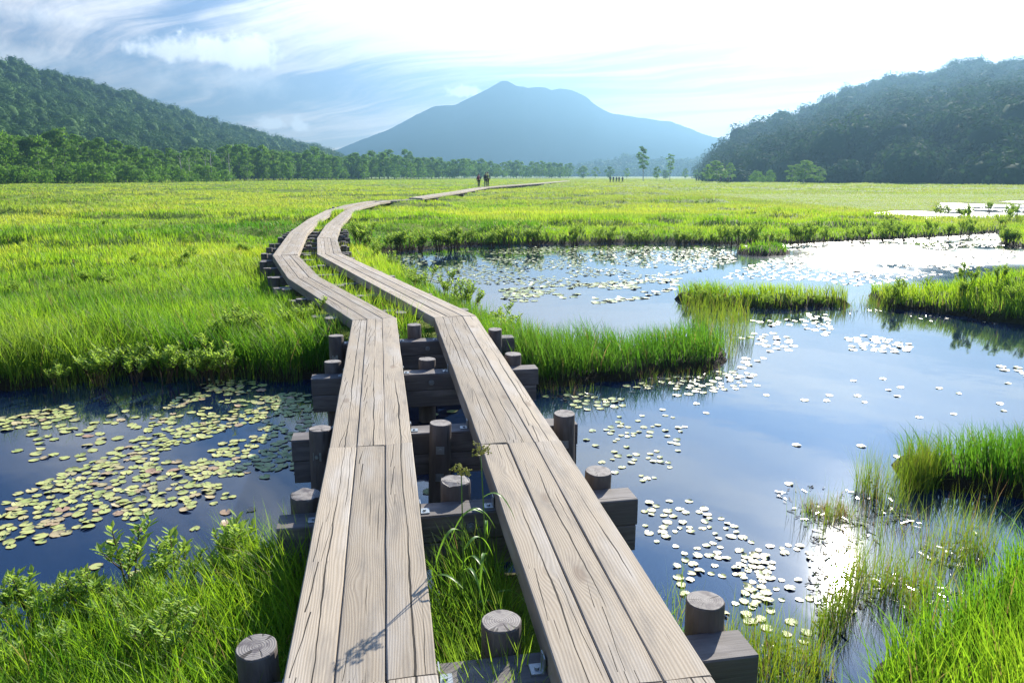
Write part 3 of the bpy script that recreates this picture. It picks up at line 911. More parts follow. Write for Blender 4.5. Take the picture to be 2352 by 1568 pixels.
shrubs_line([(2305, 556), (2352, 562)], 5, .3, 1.2, 1.8, 'leafy shrub on the jutting bank right of the glittering water', 'leafy shrubs on the far pond bank')
shrubs_line([(880, 612), (935, 650), (960, 690), (1060, 720), (1120, 750), (1160, 790)], 15, .25, .8, 1.3, 'leafy shrub between the right lane and the lily pond', 'leafy shrubs by the right lane')
shrubs_line([(1570, 690), (1620, 694), (1680, 695), (1830, 698), (1900, 698)], 9, .15, .6, 1.0, 'leafy shrub on the narrow grass island', 'leafy shrubs on the islands')
shrubs_line([(2080, 690), (2170, 685), (2230, 680), (2330, 700), (2250, 705), (2352, 730)], 12, .4, .6, 1.0, 'leafy shrub on the broad island of tall grass', 'leafy shrubs on the islands')
shrubs_line([(60, 680), (130, 690), (330, 640), (420, 610), (560, 600), (300, 560), (140, 560)], 16, .8, .6, 1.0, 'low leafy shrub in the open meadow left of the boardwalk', 'leafy shrubs in the left meadow')
shrubs_line([(2160, 500), (2250, 508), (2320, 515), (2280, 480)], 12, 1.0, 1.2, 1.9, 'leafy shrub on the meadow near the distant pools', 'leafy shrubs in the right meadow')

# ---------------------------------------------------------------- flowering sedges between the lanes
def sedge(bx, by, tx, ty, top, label, seed):
    rnd = random.Random(seed)
    o = empty('flowering_sedge', (bx, by, .1)); tag(o, label, 'plant', 'flowering sedges between the lanes')
    P = lambda f: Vector(((tx - bx) * f ** 1.3, (ty - by) * f ** 1.3, (top - .1) * f))
    m = MB(); m.tube([P(f / 8) for f in range(9)], [.005 - .0025 * f / 8 for f in range(9)], 6); link('stem', m.mesh('stem', M['sedge_stem'], True), o)
    for i, f in enumerate((.30, .42, .52, .62, .72, .80)):
        a = i * 2.5 + rnd.uniform(-.4, .4); ln = rnd.uniform(.26, .36) * (1.15 - .55 * f); b = P(f)
        d = Vector((math.cos(a), math.sin(a), 0)); pts, wd = [], []
        for k in range(11):
            g = k / 10
            pts.append(b + d * ln * (g ** .9) * .75 + Vector((0, 0, ln * (.85 * g - 1.25 * g * g))))
            wd.append(.0075 * (1 - g ** 2.5) * min(1, .5 + g * 3) + .0004)
        m = MB(); m.ribbon(pts, wd, Vector((-d.y, d.x, 0)))
        me = m.mesh('leaf', M['sedge_leaf'], True); link('leaf', me, o)
    m = MB()
    tp = P(1.0)
    for i in range(9):
        a = i * 2.4; e = rnd.uniform(.25, 1.2); ln = rnd.uniform(.03, .06)
        d = Vector((math.cos(a) * math.cos(e), math.sin(a) * math.cos(e), math.sin(e)))
        q = tp + d * ln; m.tube([tp, q], [.0014, .001], 4, cap=False)
        for s in range(7):
            c = q + Vector((rnd.uniform(-1, 1), rnd.uniform(-1, 1), rnd.uniform(-.8, .8))) * .014
            m.tube([q, c], [.0008, .0008], 3, cap=False); m.tube([c - Vector((0, 0, .004)), c, c + Vector((0, 0, .004))], [.001, .0042, .0008], 5, cap=False)
    link('flower_head', m.mesh('flower_head', M['sedge_flower']), o)
def simple_leaf(name, c, tc, trans):
    m, t, out = material(name)
    n = t.noise(t.new('ShaderNodeTexCoord').outputs['Object'], 18.0, 2, .5)
    p = principled(t, None, t.mix(n, tuple(v * .75 for v in c), c), .4, .45)
    tr = t.new('ShaderNodeBsdfTranslucent'); tr.inputs[0].default_value = (*tc, 1)
    mx = t.new('ShaderNodeMixShader'); mx.inputs[0].default_value = trans
    t.l.new(p.outputs[0], mx.inputs[1]); t.l.new(tr.outputs[0], mx.inputs[2]); t.l.new(mx.outputs[0], out.inputs[0])
    return m
M['sedge_leaf'] = simple_leaf('sedge_leaf_green', (.11, .24, .035), (.26, .50, .03), .45)
M['sedge_stem'] = simple_leaf('sedge_stem_green', (.10, .20, .03), (.2, .4, .03), .2)
M['sedge_flower'] = simple_leaf('sedge_flower_yellow', (.36, .36, .07), (.5, .5, .1), .35)
sedge(-.205, 2.98, -.213, 3.0, .985, 'flowering sedge with drooping leaves in front of the pale stump, left of its taller neighbour', 5)
sedge(-.10, 3.05, -.137, 3.15, 1.02, 'taller flowering sedge with yellow head against the right lane', 9)

# grass clump between the lanes
def clump_between():
    n = 1500
    x = rng.uniform(-.36, .10, n); y = rng.uniform(1.9, 3.35, n)
    k = (deck_dist(x, y) > .262) & (np.hypot(x + .04, y - 2.545) > .095)
    x, y = x[k], y[k]; n = len(x)
    h = rng.uniform(.16, .50, n)
    V, fs, T = blades(x, y, np.full(n, .0), h, .009 * rng.uniform(.5, 1.2, n), np.clip(rng.normal(.42, .25, n), 0, .95), rng.random(n) * 6.283, np.clip(rng.normal(.5, .2, n), 0, 1), 5, (rng.random(n) < .02) * 1., rng.random(n) * 6.283)
    tag(link('gap_grass', np_mesh('gap_grass', V, fs, M['grass'], {'tone': T})), 'broad bladed grass growing up between the two lanes', kind='stuff')
clump_between()
def strip_grass():
    n = 5200
    sx = 8.0 + rng.random(n) ** 1.25 * 34
    P = np.array([(*along(LEFT, q)[0], *along(LEFT, q)[1]) for q in sx])
    o2 = rng.uniform(.25, .62, n)
    x, y = P[:, 0] + P[:, 3] * o2, P[:, 1] - P[:, 2] * o2
    r = np.hypot(x, y)
    k = (deck_dist(x, y) > .262) & (water_sd(x, y) < -.05) & (fbm(x * 1.3, y * 1.3, 77, 2) > .36)
    x, y, r = x[k], y[k], r[k]; n = len(x)
    V, fs, T = blades(x, y, ground_h(x, y) - .02, rng.uniform(.28, .62, n) * (1 - .5 * sstep(12, 22, r)), .0085 * (r / 8) ** .7 * rng.uniform(.6, 1.3, n), np.clip(rng.normal(.35, .2, n), .05, .9), rng.random(n) * 6.283,
                      np.clip(rng.normal(.5, .2, n), 0, 1), 3, (rng.random(n) < .05) * 1., rng.random(n) * 6.283)
    tag(link('strip_grass', np_mesh('strip_grass', V, fs, M['grass'], {'tone': T})), 'tufted green grass filling the strip between the lanes along the bends', kind='stuff')
strip_grass()

# ---------------------------------------------------------------- lily pads
def pad_geo(rnd, n=18):
    notch = rnd.uniform(0, 6.28); w = rnd.uniform(.10, .3); e = rnd.uniform(.8, 1.0)
    lift = rnd.uniform(0, .012); la = rnd.uniform(0, 6.28)
    V = [(0, 0, .004)]; 
    for ring, f in ((1, .6), (2, 1.0)):
        for k in range(n):
            a = notch + w + (6.283 - 2 * w) * k / (n - 1)
            r = f * (1 + .04 * math.sin(3 * a + la))
            z = .004 + (lift * max(0, math.cos(a - la)) ** 2 / .045 * f * f + rnd.uniform(-.05, .08) * (ring == 2)) 
            V.append((r * math.cos(a), r * e * math.sin(a), z))
    Fc = []
    for k in range(n - 1):
        Fc.append((0, 1 + k, 2 + k))
        Fc += [(1 + k, 1 + n + k, 2 + n + k), (1 + k, 2 + n + k, 2 + k)]
    g = [0] + [.5] * n + [1.0] * n
    return np.array(V), np.array(Fc), np.array(g)
PADV = [pad_geo(random.Random(300 + i)) for i in range(14)]
def pad_pts(poly, n, mind, sc0, clus=.5, freq=2.2):
    P = np.array([gp(*p) for p in poly]); lo, hi = P.min(0), P.max(0)
    x = rng.uniform(lo[0], hi[0], n * 40); y = rng.uniform(lo[1], hi[1], n * 40)
    k = (sdist(x, y, P) > 0) & (water_sd(x, y) > .10)
    k &= (fbm(x * freq, y * freq, 83, 2) + rng.normal(0, .05, len(x))) > clus
    x, y = x[k], y[k]
    out, cell = [], {}
    for a, b in zip(x, y):
        c = (int(a / mind), int(b / mind))
        if any((a - p[0]) ** 2 + (b - p[1]) ** 2 < mind * mind for i in (-1, 0, 1) for j in (-1, 0, 1) for p in cell.get((c[0] + i, c[1] + j), ())): continue
        cell.setdefault(c, []).append((a, b)); out.append((a, b))
        if len(out) >= n: break
    return out
pads = []   # x, y, radius, tone offset, zone
def zone(name, poly, n, mind, r0, r1, tones, clus=.5, freq=2.2):
    for (x, y) in pad_pts(poly, n, mind, 1, clus, freq):
        pads.append((x, y, random.uniform(r0, r1) * (.84 if name.startswith('right') else 1.0), random.choice(tones), name))
YEL, GRN, MIXT = [.38, .45, .5, .55, .58, .60, .62, .64, .66, .70, .76, .84, .93], [.02, .08, .14, .2], [.3, .45, .55, .62, .7, .82, .92, .95]
zone('left_crowd', [(0, 1150), (120, 1100), (330, 1000), (350, 955), (430, 900), (520, 890), (640, 905), (680, 930), (660, 990), (570, 1040), (570, 1130), (420, 1195), (250, 1190), (150, 1235), (0, 1270)], 480, .050, .028, .050, YEL, .44, 3.0)
zone('left_edge', [(0, 960), (160, 930), (170, 950), (150, 965), (0, 990)], 45, .075, .04, .055, YEL, .40)
zone('left_edge', [(0, 990), (340, 930), (330, 1000), (110, 1090), (0, 1130)], 40, .075, .04, .055, YEL, .52)
zone('left_shade', [(600, 905), (712, 900), (712, 960), (690, 1100), (610, 1120), (580, 1050), (690, 985)], 110, .07, .04, .055, GRN, .40, 3)
zone('left_edge', [(470, 870), (620, 880), (600, 900), (460, 895)], 22, .08, .04, .055, YEL, .42)
zone('left_low', [(190, 1245), (260, 1235), (600, 1140), (600, 1260), (380, 1330), (180, 1340)], 12, .12, .035, .045, MIXT, .45)
zone('between', [(950, 935), (1060, 935), (1090, 1000), (1010, 1300), (960, 1150)], 12, .09, .045, .06, GRN, .38, 3)
zone('right_spit', [(1240, 910), (1330, 905), (1650, 850), (1740, 860), (1720, 890), (1440, 925), (1360, 990), (1290, 960), (1240, 930)], 75, .085, .04, .055, [.14, .3, .4, .5], .46)
zone('right_mid', [(1340, 990), (1440, 930), (1560, 900), (1580, 960), (1560, 1100), (1480, 1120), (1400, 1080), (1350, 1030)], 62, .055, .024, .042, [.25, .4, .5, .6], .53, 3.4)
zone('right_near', [(1480, 1150), (1600, 1150), (1690, 1210), (1780, 1290), (1770, 1440), (1700, 1470), (1640, 1400), (1540, 1350), (1480, 1230)], 92, .05, .022, .041, [.25, .4, .5, .6], .47, 4.2)
zone('right_near', [(1690, 1250), (1860, 1250), (1880, 1480), (1720, 1480)], 46, .055, .02, .04, [.25, .4, .5, .6], .50, 4.2)
zone('right_open', [(1580, 880), (2330, 860), (2340, 960), (1800, 1180), (1640, 1180)], 26, .2, .035, .05, [.3, .5, .6], .52)
zone('right_far', [(1730, 720), (1900, 720), (1920, 760), (1830, 800), (1700, 850), (1700, 780)], 60, .12, .045, .068, [.3, .5, .6], .46)
zone('right_far', [(1930, 775), (2000, 770), (2100, 790), (2080, 810), (1960, 805)], 34, .11, .045, .07, [.3, .5, .6], .30)
zone('right_far', [(2290, 840), (2400, 850), (2400, 870), (2300, 860)], 8, .11, .05, .07, [.3, .5, .6], .2)
NAMED = list(pads)
NAMED.sort(key=lambda p: math.hypot(p[0], p[1]) / p[2])
NAMED, rest = NAMED[:298], NAMED[298:]
pads = rest
zone('', [(860, 590), (1250, 566), (1680, 568), (1690, 600), (1600, 625), (1500, 640), (1350, 660), (1200, 655), (1000, 650), (940, 630)], 1500, .14, .04, .07, [.2, .3, .4, .5, .6], .40, .9)
zone('', [(1150, 665), (1330, 650), (1560, 640), (1560, 660), (1480, 685), (1350, 700), (1160, 690)], 190, .13, .07, .10, [.2, .3, .4, .5, .6], .50, .9)
zone('', [(1650, 640), (1750, 600), (1900, 575), (2100, 555), (2290, 540), (2352, 575), (2352, 590), (2220, 620), (2100, 640), (1980, 660), (1880, 645)], 950, .17, .04, .075, [.2, .3, .4, .5, .6], .36, .8)
zone('', [(1700, 565), (1960, 556), (2290, 536), (2290, 545), (1960, 568), (1820, 575)], 300, .18, .07, .11, [.2, .3, .5], .35, .8)
zone('', [(2000, 488), (2140, 486), (2250, 495), (2240, 506), (2150, 509), (2040, 506)], 90, .3, .07, .12, [.3, .5], .2, .8)  # this drift and the next: pads added so the far pools glare white
zone('', [(2150, 478), (2160, 468), (2352, 472), (2500, 475), (2500, 512), (2352, 508), (2200, 496)], 200, .3, .08, .13, [.3, .5], .2, .8)
zlab = {'left_crowd': ('lily pad in the crowded drift on the left pond', 'lily pads crowding the left pond'), 'left_edge': ('lily pad in the sparse outer drift of the left pond', 'lily pads along the outer left pond'),
        'left_shade': ('lily pad shaded beside the boardwalk on the left pond', 'shaded lily pads beside the boardwalk'), 'left_low': ('stray lily pad on dark water near the left shore shrubs', 'stray lily pads near the left shore'),
        'between': ('dull green lily pad on the water between the lanes', 'lily pads between the lanes'), 'right_spit': ('lily pad floating along the grassy spit', 'lily pads along the grassy spit'),
        'right_mid': ('shining lily pad on open water beside the tall right post', 'lily pads beside the tall right post'), 'right_near': ('glaring lily pad in the drift between boardwalk and sun glitter', 'lily pads near the sun glitter'),
        'right_open': ('lone shining lily pad far out on the right pond', 'lone lily pads on the right pond'), 'right_far': ('white shining lily pad in the drifts below the grass islands', 'lily pads below the grass islands')}
def tword(t): return 'dark green' if t < .25 else 'yellow green' if t < .68 else 'tan' if t < .85 else 'pinkish brown'
pad_cache = {}
for x, y, r, tn, zn in NAMED:
    k = random.randrange(14)
    key = (k, round(tn, 2))
    if key not in pad_cache:
        V, Fc, g = PADV[k]
        T = np.stack([np.full(len(V), tn), g, g * 0, g * 0 + 1], -1)
        S = V.copy(); S[:, 2] = .005 + (S[:, 2] - .004) * .045
        S[:, :2] *= 1
        pad_cache[key] = np_mesh('lily_pad', S, [Fc], M['pad_one'] if 'pad_one' in M else M['pad'], {'tone': T})
    o = link('lily_pad', pad_cache[key]); o.location = (x, y, 0); o.scale = (r, r, 1); o.rotation_euler = (random.gauss(0, .022), random.gauss(0, .022), random.uniform(0, 6.28))
    lab, gr = zlab[zn]
    w = lab.split()[0]
    if zn in ('left_crowd', 'left_edge', 'left_shade', 'right_spit'): lab = tword(tn) + ' ' + lab; gr = tword(tn) + ' ' + gr
    tag(o, lab, 'lily pad', gr)
def rest_pads():
    Vs, Fs, Ts, off = [], [], [], 0
    for x, y, r, tn, zn in pads:
        V, Fc, g = PADV[random.randrange(14)]
        a = random.uniform(0, 6.28); ca, sa = math.cos(a), math.sin(a)
        S = np.stack([x + r * (V[:, 0] * ca - V[:, 1] * sa), y + r * (V[:, 0] * sa + V[:, 1] * ca), .004 + (V[:, 2] - .004) * r], -1)
        Vs.append(S); Fs.append(Fc + off); off += len(S)
        Ts.append(np.stack([np.full(len(V), (tn + random.uniform(-.05, .05)) % 1), g, g * 0, g * 0 + 1], -1))
    o = link('drifting_lily_pads', np_mesh('drifting_lily_pads', np.concatenate(Vs), [np.concatenate(Fs)], M['pad'], {'tone': np.concatenate(Ts)}))
    tag(o, 'countless small lily pads spread over the big pond, more added for glare on the far pools', kind='stuff')
rest_pads()

def add_glint_flecks():  # glossy brown flecks added on the shallows to give sun glints
    m, t, out = material('glint_fleck_gloss')
    n = t.noise(t.new('ShaderNodeNewGeometry').outputs['Position'], 40.0, 2, .5)
    principled(t, out, t.mix(n, (.035, .022, .012), (.12, .085, .035)), .16, .6)
    xs, ys = [], []
    for poly, n in (([(1780, 1130), (1960, 1100), (2300, 1130), (2300, 1230), (2080, 1290), (1900, 1290)], 900), ([(1850, 1300), (2080, 1270), (2300, 1210), (2200, 1380), (2050, 1540), (1880, 1500)], 700),
                    ([(1240, 905), (1400, 885), (1660, 838), (1700, 850), (1560, 885), (1300, 925)], 420), ([(1560, 702), (1960, 706), (2300, 742), (2300, 752), (1980, 722), (1560, 712)], 260), ([(1640, 1480), (1900, 1440), (1950, 1568), (1700, 1568)], 260)):
        x, y = zone_points(poly, n); k = fbm(x * 3.2, y * 3.2, 71, 2) + rng.normal(0, .05, len(x)) > .47
        xs.append(x[k]); ys.append(y[k])
    x, y = np.concatenate(xs), np.concatenate(ys); k = water_sd(x, y) > .02; x, y = x[k], y[k]; n = len(x)
    a = rng.random(n) * 6.283; L = rng.uniform(.006, .03, n); W = rng.uniform(.002, .007, n); tl = rng.normal(0, .22, (n, 2))
    V = np.zeros((n, 4, 3))
    for i, (u, v) in enumerate(((-1, -1), (1, -1), (1, 1), (-1, 1))):
        V[:, i, 0] = x + np.cos(a) * L * u - np.sin(a) * W * v; V[:, i, 1] = y + np.sin(a) * L * u + np.cos(a) * W * v; V[:, i, 2] = .007 + tl[:, 0] * L * u * .8 + tl[:, 1] * W * v
    q = np.arange(n)[:, None] * 4 + np.arange(4)[None]
    tag(link('glint_flecks', np_mesh('glint_flecks', V.reshape(-1, 3), [q], m)), 'glossy flecks added among the reeds to catch sun glints', kind='stuff')
add_glint_flecks()

# ---------------------------------------------------------------- trees
def leaf_quads(C, Rd, n, size, r2, tone0, flat=.75, jit=.55, power=.3):
    """C (m,3) lobes, Rd (m,) radii -> n quads on each lobe"""
    m = len(C)
    d = r2.normal(size=(m, n, 3)); d /= np.linalg.norm(d, axis=-1, keepdims=True)
    d[..., 2] = np.where(d[..., 2] < -.45, -d[..., 2], d[..., 2])
    rr = Rd[:, None] * (r2.random((m, n)) ** power) * (1 + .22 * np.sin(d[..., 0] * 5 + C[:, :1]) * np.cos(d[..., 1] * 5 + C[:, 1:2]))
    P = C[:, None, :] + d * rr[..., None] * np.array([1, 1, flat])
    nn = d + r2.normal(size=d.shape) * jit; nn /= np.linalg.norm(nn, axis=-1, keepdims=True)
    h = np.cross(nn, r2.normal(size=d.shape)); h /= np.linalg.norm(h, axis=-1, keepdims=True) + 1e-9
    b = np.cross(nn, h)
    s = (size[:, None] if hasattr(size, 'shape') else size) * r2.uniform(.6, 1.3, (m, n))
    s = s[..., None]
    V = np.stack([P - h * s, P - b * s * .6, P + h * s, P + b * s * .6], 2).reshape(-1, 3)
    q = np.arange(m * n)[:, None] * 4 + np.arange(4)[None]
    tone = np.clip(np.asarray(tone0).reshape(-1, 1) + r2.normal(0, .10, (m, n)), 0, 1)
    T = np.zeros((m * n, 4, 4), np.float32); T[..., 0] = tone.reshape(-1, 1); T[..., 3] = 1
    return V, q, T.reshape(-1, 4)

def tree_variant(seed, H, spread, trunk_h, nl, nq, leaf, bark, tone, thin=1.0, trad=.16):
    r2 = np.random.default_rng(seed); rnd = random.Random(seed)
    tr = MB()
    bend = Vector((rnd.uniform(-.06, .06), rnd.uniform(-.06, .06), 0)) * H
    ax = lambda f: Vector((bend.x * f * f, bend.y * f * f, H * .9 * f - .3 * (f == 0)))
    tr.tube([ax(f / 6) for f in range(7)], [trad * (1.25 - 1.12 * f / 6) for f in range(7)], 8, cap=False)
    C, Rd = [], []
    for i in range(nl):
        f = trunk_h + (1 - trunk_h) * (i + .5) / nl
        a = i * 2.4 + rnd.uniform(-.5, .5)
        prof = math.sin(math.pi * min(1, (f - trunk_h * .75) / (1.08 - trunk_h * .75))) ** .7
        out = spread * prof * rnd.uniform(.35, 1.0)
        p = ax(f); q = p + Vector((math.cos(a) * out, math.sin(a) * out, H * .06 * rnd.uniform(-.3, 1)))
        s = ax(max(.1, f - .16))
        tr.tube([s, s.lerp(q, .55) + Vector((0, 0, .03 * H)), q], [trad * .42 * (1.1 - f), trad * .25 * (1.1 - f), .015], 5, cap=False)
        C.append(q); Rd.append(spread * rnd.uniform(.38, .62) * thin * (1.2 - .5 * f))
    C.append(ax(.99)); Rd.append(spread * .48 * thin)
    V, q, T = leaf_quads(np.array([tuple(c) for c in C]), np.array(Rd), nq, leaf, r2, np.clip(r2.normal(tone, .12, len(C)), .05, .95), .75, .34)
    cr = np_mesh('crown', V, [q], M['tree'], {'tone': T})
    return tr.mesh('trunk', bark), cr
BROAD = [tree_variant(500 + i, 12 + i % 3, 3.7 + .4 * (i % 2), .10, 18, 120, .34, M['bark'], .52 + .06 * (i % 3)) for i in range(7)]
LIGHTT = [tree_variant(530 + i, 10.5 + i % 2, 2.9, .20, 15, 90, .28, M['birch'], .85, .9, .13) for i in range(4)]
BIRCH = [tree_variant(550 + i, 13, 2.0, .36, 19, 74 - 24 * i, .24, M['birch'], .55 + .1 * i, 1.0, .13) for i in range(2)]
BUSH = [tree_variant(570 + i, 3.2, 2.2, .05, 9, 85, .20, M['bark'], .72, 1.1, .06) for i in range(3)]
BARE = MB()
for k in range(9):
    a = k * 2.4; z0 = 4 + k * .7
    BARE.tube([(0, 0, z0), (math.cos(a) * .7, math.sin(a) * .7, z0 + 1.0), (math.cos(a) * 1.1, math.sin(a) * 1.1, z0 + 1.9)], [.05, .03, .01], 5, cap=False)
BARE.tube([(0, 0, -.3), (.05, .1, 4), (-.1, .05, 8), (.1, 0, 11.5)], [.16, .13, .09, .02], 8)
BARE_ME = BARE.mesh('trunk', M['birch'])

def tree(name, var, x, y, s, label, group, sz=None):
    o = empty(name, (x, y, .15), random.uniform(0, 6.28)); o.scale = (s, s, sz or s)
    tag(o, label, 'tree', group)
    link('trunk', var[0], o); link('crown', var[1], o)
    return o

def lerp_tab(tab, x):
    return float(np.interp(x, [t[0] for t in tab], [t[1] for t in tab]))
# distance of the forest edge and the height of its outline, by bearing
EDGE = [(-200, 165), (0, 185), (300, 215), (480, 250), (700, 300), (1000, 380), (1150, 430), (1310, 470)]
TOP = [(-200, 290), (0, 300), (150, 300), (180, 312), (240, 304), (310, 330), (400, 340), (470, 338), (560, 330), (640, 334), (730, 342), (800, 348), (880, 342), (960, 352), (1060, 360), (1150, 372), (1240, 370), (1310, 374)]
part_of = [(60, 'at the outer left end of the forest edge'), (180, 'in the tall dark left group of the forest edge'), (330, 'by the tall round tree below the left hill'), (470, 'by the bare trunks in the forest edge'),
           (620, 'in the pale trunked stand below the hill foot'), (760, 'where the left hill meets the plain'), (900, 'in the dark stand left of the hikers'), (1080, 'in the wood just left of the hikers'),
           (1200, 'in the wood just right of the hikers'), (1400, 'in the last thin clump of the forest edge')]
def part_label(px): return next(l for m, l in part_of if px <= m)
px = -150.0
i = 0
while px < 1312:
    Y = lerp_tab(EDGE, px) * random.uniform(.98, 1.10)
    top = lerp_tab(TOP, px) + random.uniform(-6, 14)
    p = vp(px, top, Y)
    light = 380 < px < 700 and random.random() < .5 or px > 1050 and random.random() < .7
    var = random.choice(LIGHTT if light else BROAD)
    H = 11.8 if light else 13.6
    s = (p[2] - .15) / H
    w = s * random.uniform(.9, 1.15)
    tree('broadleaf_tree', var, p[0], p[1], w, f"{'pale loose' if light else 'dense dark'} broadleaf tree {part_label(px)}", f"{'pale' if light else 'dark'} trees {part_label(px)}", s)
    px += (2.3 if light else 3.1) * w / Y * F * random.uniform(.55, .95)
    i += 1
px = 560.0
while px < 1300:
    Y = lerp_tab(EDGE, px) * random.uniform(1.14, 1.24)
    p = vp(px, lerp_tab(TOP, px) + random.uniform(2, 16), Y)
    s = (p[2] - .15) / 13.6
    tree('broadleaf_tree', random.choice(BROAD), p[0], p[1], s * 1.25, f'dark tree of the back row {part_label(px)}', f'back row trees {part_label(px)}', s)
    px += random.uniform(14, 24)
# a second, smaller row in front, and bushes along the foot of the wood
px = -120.0
while px < 1000:
    Y = lerp_tab(EDGE, px) * random.uniform(.90, .97)
    h = random.uniform(4.2, 8.5)
    p = vp(px, 400, Y)
    light = random.random() < .6
    var = random.choice(LIGHTT if light else BROAD); s = h / (11.8 if light else 13.6)
    tree('young_tree', var, p[0], p[1], s * 1.25, f"{'pale' if light else 'dark'} young tree {part_label(px)}", f"{'pale' if light else 'dark'} young trees in front {part_label(px)}", s)
    px += random.uniform(20, 46)
px = -120.0
while px < 520:
    Y = lerp_tab(EDGE, px) * random.uniform(.84, .90)
    p = vp(px, 400, Y)
    tree('willow_bush', random.choice(BUSH), p[0], p[1], random.uniform(.8, 1.45), f'bright green bush {part_label(px)}', f'bushes at the foot of the wood {part_label(px)}')
    px += random.uniform(14, 30)
for (px, top, Y, lab) in [(412, 352, 208, 'bare grey trunk leaning out of the forest edge, apart from the white pair'), (432, 358, 210, 'slanting bare pale trunk in the forest edge'), (481, 345, 228, 'tall bare white trunk, the brightest in the forest edge'),
                          (524, 352, 232, 'bare white trunk second after the brightest one'), (470, 356, 226, 'thin bare white trunk next to the brightest one')]:
    p = vp(px, top, Y)
    o = empty('bare_tree', (p[0], p[1], .1), random.uniform(0, 6)); s = p[2] / 11.5; o.scale = (s * 1.1, s * 1.1, s); o.rotation_euler[1] = random.uniform(-.06, .06)
    tag(o, lab, 'tree'); link('trunk', BARE_ME, o)
# the lone birches and small trees on the plain
for (px, top, Y, var, H, lab, ws) in [
    (1480, 333, 262, BIRCH[0], 13.2, 'tall lone birch with airy crown standing on the plain', 1.15), (1541, 350, 268, BIRCH[1], 13.2, 'thinner sparse birch beside the tall lone birch', 1.1),
    (1510, 378, 285, LIGHTT[0], 11.8, 'small tree between the two lone birches', 1.1), (1400, 378, 430, BROAD[0], 13.6, 'small round tree behind the group of five walkers', 1.2),
    (1340, 380, 430, BROAD[1], 13.6, 'low dark tree at the end of the forest edge, before the low hill', 1.5), (1368, 382, 425, LIGHTT[1], 11.8, 'low pale tree next to the last dark tree of the wood', 1.4),
    (1440, 383, 420, LIGHTT[2], 11.8, 'small pale tree left of the tall lone birch', 1.1), (1575, 386, 380, LIGHTT[3], 11.8, 'small tree right of the sparse birch', 1.3), (1600, 390, 390, BROAD[2], 13.6, 'small dark tree by the foot of the right hill', 1.2),
    (1530, 388, 400, BROAD[3], 13.6, 'dark small tree behind the sparse birch', 1.4),
    (1650, 366, 205, LIGHTT[1], 11.8, 'pale green tree at the tip of the right wooded hill', 1.9), (1628, 372, 212, LIGHTT[2], 11.8, 'pale tree leaning out from the tip of the right hill', 1.2), (1678, 372, 208, LIGHTT[3], 11.8, 'pale tree set back at the tip of the right hill', 1.2),
    (1735, 393, 200, BUSH[0], 3.4, 'small upright bush on the plain before the right hill', .8), (1752, 404, 200, BUSH[1], 3.4, 'lowest bush before the right hill', .8), (1771, 392, 198, BUSH[2], 3.4, 'small pointed bush before the right hill', .75),
    (1850, 360, 175, LIGHTT[0], 11.8, 'large pale green tree standing before the right hill', 2.0), (1822, 378, 178, LIGHTT[3], 11.8, 'pale tree at the left shoulder of the large pale tree', 1.6), (1884, 378, 176, LIGHTT[2], 11.8, 'pale tree at the right shoulder of the large pale tree', 1.6)]:
    p = vp(px, top, Y)
    s = (p[2] - .15) / H
    tree('birch_tree' if var in BIRCH else 'small_tree', var, p[0], p[1], s * ws, lab, 'trees on the plain', s)

# ---------------------------------------------------------------- hills, forest and mountain
def loft(name, rows, mat, label, jitter=0.0, seed=0):
    """rows: list of equally long point lists"""
    A = np.array(rows, float)
    nr, nc, _ = A.shape
    if jitter:
        A[..., 2] += jitter * (fbm(A[..., 0] * .012, A[..., 1] * .012, seed, 4) - .5) * np.linspace(0, 1, nr)[:, None] * (np.arange(nr) != nr - 1)[:, None]
    i, j = np.meshgrid(np.arange(nr - 1), np.arange(nc - 1), indexing='ij')
    q = np.stack([i * nc + j, i * nc + j + 1, (i + 1) * nc + j + 1, (i + 1) * nc + j], -1).reshape(-1, 4)
    o = link(name, np_mesh(name, A.reshape(-1, 3), [q], mat, smooth=True))
    tag(o, label, kind='structure')
    return A

def hill_rows(prof, yr, yf, drop, ncol, nrow, back, zmin=-1.5):
    """prof: outline; yr: distance of the ridge, yf: of the foot (both functions of the bearing)"""
    xs = np.linspace(prof[0][0], prof[-1][0], ncol)
    zs = np.interp(xs, [p[0] for p in prof], [p[1] for p in prof])
    rows = []
    kk = np.ones(31) / 31
    zsm = np.convolve(np.pad(zs, 15, mode='edge'), kk, 'valid')       # the slopes below do not copy every knob of the crest
    ridge = [vp(a, b, yr(a)) for a, b in zip(xs, zs)]
    soft = [vp(a, b, yr(a)) for a, b in zip(xs, np.maximum(zs, zsm))]
    foot = [vp(a, 400, yf(a)) for a in xs]
    for k in range(nrow + 1):
        f = k / nrow
        g = f ** .8 * (1 - .12 * math.sin(f * 3.14))
        rows.append([(ft[0] + (rg[0] - ft[0]) * f, ft[1] + (rg[1] - ft[1]) * f, zmin + (max(sf[2] + (rg[2] - sf[2]) * f ** 6 - drop, zmin) - zmin) * g) for ft, rg, sf in zip(foot, ridge, soft)])
    bk = rows[-1]
    rows.append([(p[0] * 1.25, p[1] * 1.25 + back, max(zmin, p[2] * .55)) for p in bk])
    rows.append([(p[0] * 1.6, p[1] * 1.6 + 2 * back, zmin) for p in bk])
    return rows

